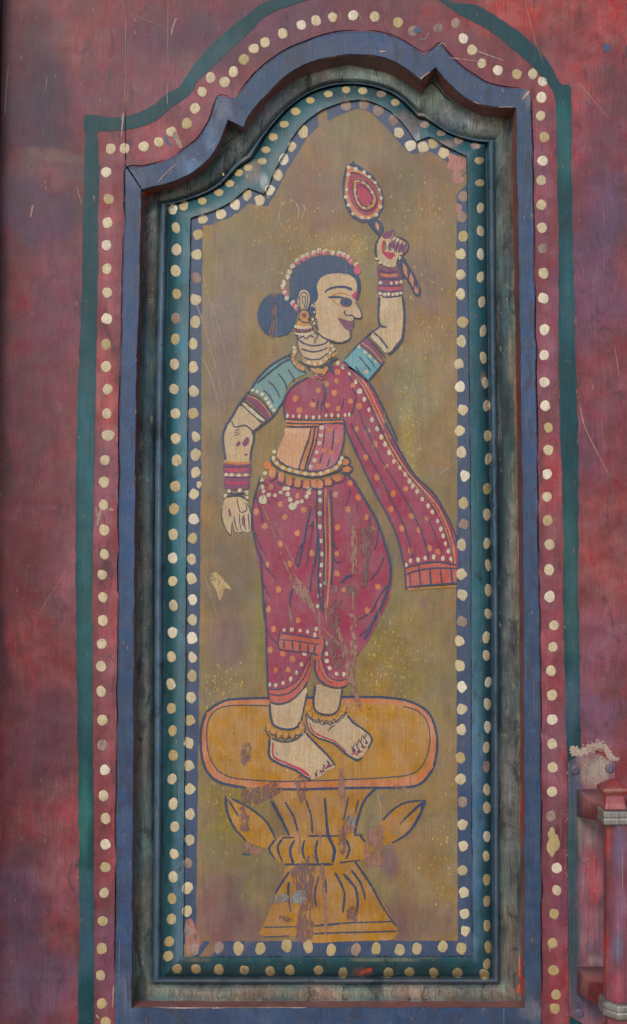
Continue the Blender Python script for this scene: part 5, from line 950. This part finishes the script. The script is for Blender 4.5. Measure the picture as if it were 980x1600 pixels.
drape_line('blue_smear', [([(258, 212), (262, 222), (268, 228)], 5, 6), ([(646, 50), (653, 47), (657, 50)], 9, 11), ([(948, 68), (948, 82)], 12, 11), ([(914, 158), (924, 166), (930, 172)], 2.4, 1.4), ([(378, 1334), (392, 1336)], 3, 2)], m_bl, door)
drape_line('cream_smear', [([(272, 206), (278, 220), (284, 232)], 9, 7), ([(656, 62), (666, 60), (669, 50)], 2, 1.4), ([(158, 797), (154, 812), (152, 822)], 5, 4), ([(170, 795), (178, 797)], 5, 4), ([(858, 1480), (860, 1488)], 3, 2), ([(150, 1585), (156, 1592)], 4, 3)], M_DOT[3], door)

# ------------------------------------------------------------------ pull handle at the lower right
m_plate = mat_paint('handle_plate_paint', attr='Tint', rough=0.5, var=0.3, streak=0.2, chip=L(176, 160, 146), chip_amt=0.22, chip2=L(78, 72, 92), chip2_amt=0.35, bump=1.0, speck=0.6)
m_grip = mat_paint('handle_red_paint', attr='Tint', rough=0.34, var=0.22, streak=0.16, chip=L(110, 40, 40), chip_amt=0.12, chip2=L(150, 100, 120), chip2_amt=0.3, bump=0.5, speck=0.3, spec=0.6)
m_metal = mat_paint('worn_metal', L(150, 146, 138), rough=0.38, var=0.3, streak=0.2, chip=L(206, 196, 150), chip_amt=0.2, chip2=L(104, 86, 96), chip2_amt=0.4, bump=0.8, speck=0.5, metallic=0.45)
m_arm = mat_paint('handle_arm_paint', attr='Tint', rough=0.45, var=0.3, streak=0.1, chip=L(150, 120, 108), chip_amt=0.15, chip2=L(80, 34, 40), chip2_amt=0.3, bump=0.8, speck=0.4)
# back plate: pointed at both ends, 2.2 mm thick, dense enough to carry worn paint
HP = 2.2 * MM
pl = [(886, 1190), (903, 1180), (924, 1173), (945, 1181), (961, 1192), (966, 1400), (968, 1587), (950, 1598), (930, 1605), (910, 1601), (889, 1588), (887, 1400)]
gx = np.arange(884, 972.1, 1.6); gy = np.arange(1168, 1610.1, 2.0); GX, GY = np.meshgrid(gx, gy, indexing='ij')
fk = inside(GX, GY, pl); fk = fk[:-1, :-1] & fk[1:, :-1] & fk[1:, 1:] & fk[:-1, 1:]
idx = np.arange(GX.size).reshape(GX.shape); I, J = np.nonzero(fk)
F = np.stack([idx[I, J], idx[I, J + 1], idx[I + 1, J + 1], idx[I + 1, J]], -1); u, inv = np.unique(F, return_inverse=True); F = inv.reshape(F.shape).tolist()
px_, py_ = GX.ravel()[u], GY.ravel()[u]
lump = (fbm(px_, py_, 9, 90) - .5) * 1.0 * MM * np.clip((1250 - py_) / 60, .15, 1)
V = Pn(px_, py_, HP + lump).tolist()
pb = [(895, 1400, 13, 260, (42, 70, 78), .95), (896, 1300, 9, 70, (34, 84, 88), .6), (893, 1215, 12, 50, (66, 76, 96), .8), (930, 1205, 26, 28, (156, 138, 126), .95), (902, 1222, 8, 20, (74, 82, 102), .6), (925, 1300, 14, 30, (160, 136, 138), .9), (928, 1370, 14, 60, (176, 86, 92), .9), (925, 1440, 10, 40, (156, 92, 104), .7), (925, 1480, 12, 14, (120, 92, 106), .8), (932, 1500, 14, 10, (164, 142, 136), .9), (908, 1290, 5, 40, (120, 140, 130), .7), (905, 1560, 12, 50, (66, 72, 92), .9), (930, 1570, 22, 30, (92, 76, 100), .9), (916, 1180, 26, 5, (134, 92, 104), .6)]
C = tint(px_, py_, (140, 90, 100), pb, 95, 3)
edges = {}
for f in F:
    for i in range(4):
        e = (f[i], f[(i + 1) % 4])
        if (e[1], e[0]) in edges: del edges[(e[1], e[0])]
        else: edges[e] = 1
C = C.tolist()
for a_, b_ in edges:
    k = len(V); V += [[V[a_][0], 0.001, V[a_][2]], [V[b_][0], 0.001, V[b_][2]]]; C += [C[a_], C[b_]]; F.append((b_, a_, k, k + 1))
plate = mesh_obj('handle_plate', V, F, m_plate, door, attr=np.array(C))
def ring_solid(name, sections, mat, parent, base=None, blobs=None, caps=True, smooth=False, bev=0):
    """sections: lists of equal-length rings of world points"""
    n = len(sections[0]); V = [p for s in sections for p in s]; F = []
    for r in range(len(sections) - 1):
        for i in range(n):
            j = (i + 1) % n; F.append((r * n + i, r * n + j, (r + 1) * n + j, (r + 1) * n + i))
    if caps: F.append(tuple(range(n))[::-1]); F.append(tuple((len(sections) - 1) * n + i for i in range(n)))
    at = None
    if base is not None:
        arr = np.array(V); px, py = Q(arr[:, 0], arr[:, 1], arr[:, 2]); at = tint(px, py, base, blobs or [], 99, 4)
    o = mesh_obj(name, V, F, mat, parent, smooth, attr=at)
    bm = __import__('bmesh').new(); bm.from_mesh(o.data); __import__('bmesh').ops.recalc_face_normals(bm, faces=bm.faces); bm.to_mesh(o.data); bm.free()
    if bev:
        md = o.modifiers.new('bevel', 'BEVEL'); md.width = bev; md.segments = 2; md.limit_method = 'ANGLE'; md.angle_limit = math.radians(25)
    return o
# screws
for x, y in ((899, 1203), (953, 1201), (905, 1583), (952, 1583)):
    c = Vector(P(x, y, HP)); sec = []
    for rr, hh in ((4.4, 0), (4.2, .9), (2.8, 1.5)):
        sec.append([c + Vector((math.cos(a) * rr * MM, -hh * MM, math.sin(a) * rr * MM)) for a in np.linspace(0, 2 * math.pi, 16, endpoint=False)])
    ring_solid('screw', sec, m_plate, plate, (96, 84, 104))
# crusted filler along the top of the plate
bvh = bvh_of({'plank', 'handle_plate', 'painted_line'}); rd2 = random.Random(8); V = []; F = []
def crumb(x, y, r, hgt):
    s = ray(x, y); n = 7
    if s is None: return
    b = len(V); V.append(Vector(s[0]) + s[1] * hgt)
    ph = rd2.random() * 9
    for k in range(n):
        a = 2 * math.pi * k / n; q = r * PX * (1 + .5 * noise.noise(Vector((math.cos(a) + ph, math.sin(a), ph))))
        V.append(Vector(s[0]) + Vector((math.cos(a) * q, 0.0002, math.sin(a) * q)))
    for k in range(n): F.append((b, b + 1 + (k + 1) % n, b + 1 + k))
arc = spline([(897, 1176), (896, 1165), (905, 1172), (922, 1164), (938, 1160), (948, 1168), (956, 1180), (965, 1182)], 60)
for i in range(900):
    k_ = rd2.randrange(61); q = arc[k_]; sp = 1.0 + 3.0 * math.sin(math.pi * k_ / 60); crumb(q[0] + rd2.gauss(0, 2.0), q[1] + rd2.gauss(0, 1.0) * sp + 4, rd2.uniform(1.2, 3.6), rd2.uniform(.04, .22) * MM)
for i in range(420): crumb(rd2.gauss(930, 12), rd2.gauss(1206, 12), rd2.uniform(.6, 2), rd2.uniform(.05, .25) * MM)
for i in range(60): crumb(rd2.gauss(885.5, 1.4), rd2.uniform(1200, 1590), rd2.uniform(.5, 1.5), rd2.uniform(.15, .4) * MM)
cr = mesh_obj('crusted_filler', V, F, mat_paint('crusted_filler_paint', L(178, 158, 142), rough=.8, var=.3, chip=L(186, 172, 152), chip_amt=.25, chip2=L(116, 88, 94), chip2_amt=.3, bump=1), plate); cr['kind'] = 'stuff'

HO = 60 * MM
def bracket(yb0, yb1, yf0, yf1, x_l=(901, 936)):
    secs = []
    for t in np.linspace(0, 1, 8):
        h = HP * .5 + (HO - 6 * MM) * t
        X0 = lerp(np.array(P(x_l[0], yb0, HP)), np.array(P(x_l[1], yf0, HO)), t); X1 = lerp(np.array(P(x_l[0], yb1, HP)), np.array(P(x_l[1], yf1, HO)), t)
        Rx = P(962, yb0, HP)[0] * (1 - t) + P(998, yf0, HO)[0] * t
        y = -h
        secs.append([Vector((X0[0], y, X0[2])), Vector((Rx, y, X0[2])), Vector((Rx, y, X1[2])), Vector((X1[0], y, X1[2]))])
    return ring_solid('handle_bracket', secs, m_arm, door, (116, 50, 48), [(925, yb0 + 14, 30, 10, (164, 112, 104), .9), (905, (yb0 + yb1) / 2, 8, 30, (40, 66, 76), .9), (930, yb0 + 10, 24, 12, (168, 108, 100), .8)], bev=1.0 * MM)
b1 = bracket(1233, 1276, 1263, 1283); b2 = bracket(1510, 1553, 1562, 1581, (901, 944))
def hexbar(cx, rpx, rows, mat, name, parent, base, blobs, bev=.5 * MM, ho=HO, nseg=6, rot=0):
    secs = []
    c0 = P(cx, 1400, ho)
    for (py, r) in rows:
        z = P(cx, py, ho)[2]; c = Vector((P(cx, py, ho)[0], -ho, z)); rr = r * PX * .94
        cs = [c + Vector((math.sin(a + rot) * rr, -math.cos(a + rot) * rr, 0)) for a in np.linspace(0, 2 * math.pi, nseg, endpoint=False)]
        secs.append([cs[i].lerp(cs[(i + 1) % nseg], q / 5) for i in range(nseg) for q in range(5)])
    return ring_solid(name, secs, mat, parent, base, blobs, bev=bev)
gx_c = 968
rows = [(y, 24) for y in np.linspace(1284, 1559, 30)]
gb = [(968, 1330, 13, 50, (112, 90, 118), .9), (968, 1420, 13, 70, (142, 96, 118), .9), (968, 1480, 13, 30, (104, 102, 122), .8), (968, 1540, 13, 30, (168, 90, 100), .9), (949, 1310, 6, 40, (176, 78, 66), .95), (949, 1400, 6, 60, (124, 56, 60), .9), (949, 1500, 6, 60, (182, 80, 68), .95)]
grip = hexbar(gx_c, 24, rows, m_grip, 'handle_grip', door, (120, 64, 76), gb, rot=math.radians(22.5), nseg=8)
hexbar(gx_c + 1, 24, [(y, 23) for y in (1582, 1600, 1640, 1690)], m_grip, 'grip_end', grip, (140, 66, 74), [], rot=math.radians(22.5), nseg=8)
hexbar(958, 24, [(1236, 22), (1242, 20.5), (1252, 21), (1262, 24)], m_grip, 'grip_end', grip, (168, 84, 88), [], rot=math.radians(45), nseg=4, bev=1.2 * MM)
hexbar(958, 24, [(1237, 27), (1232, 28.5), (1228, 26), (1216, 3)], m_grip, 'finial', grip, (140, 48, 42), [(958, 1235, 24, 2.5, (190, 170, 120), .8)], rot=math.radians(45), nseg=4, bev=.6 * MM)
hexbar(962, 24, [(1262.5, 34), (1264, 35.5), (1271, 36), (1273, 34.5), (1275, 36), (1282, 36), (1283.5, 34)], m_metal, 'collar', b1, None, None, rot=math.radians(45), nseg=4, bev=1.0 * MM)
hexbar(970, 24, [(1559, 31), (1561, 33.5), (1568, 34), (1570, 32.5), (1572, 34), (1580, 33.5), (1582, 31)], m_metal, 'collar', b2, None, None, rot=math.radians(22.5), nseg=8, bev=1.0 * MM)
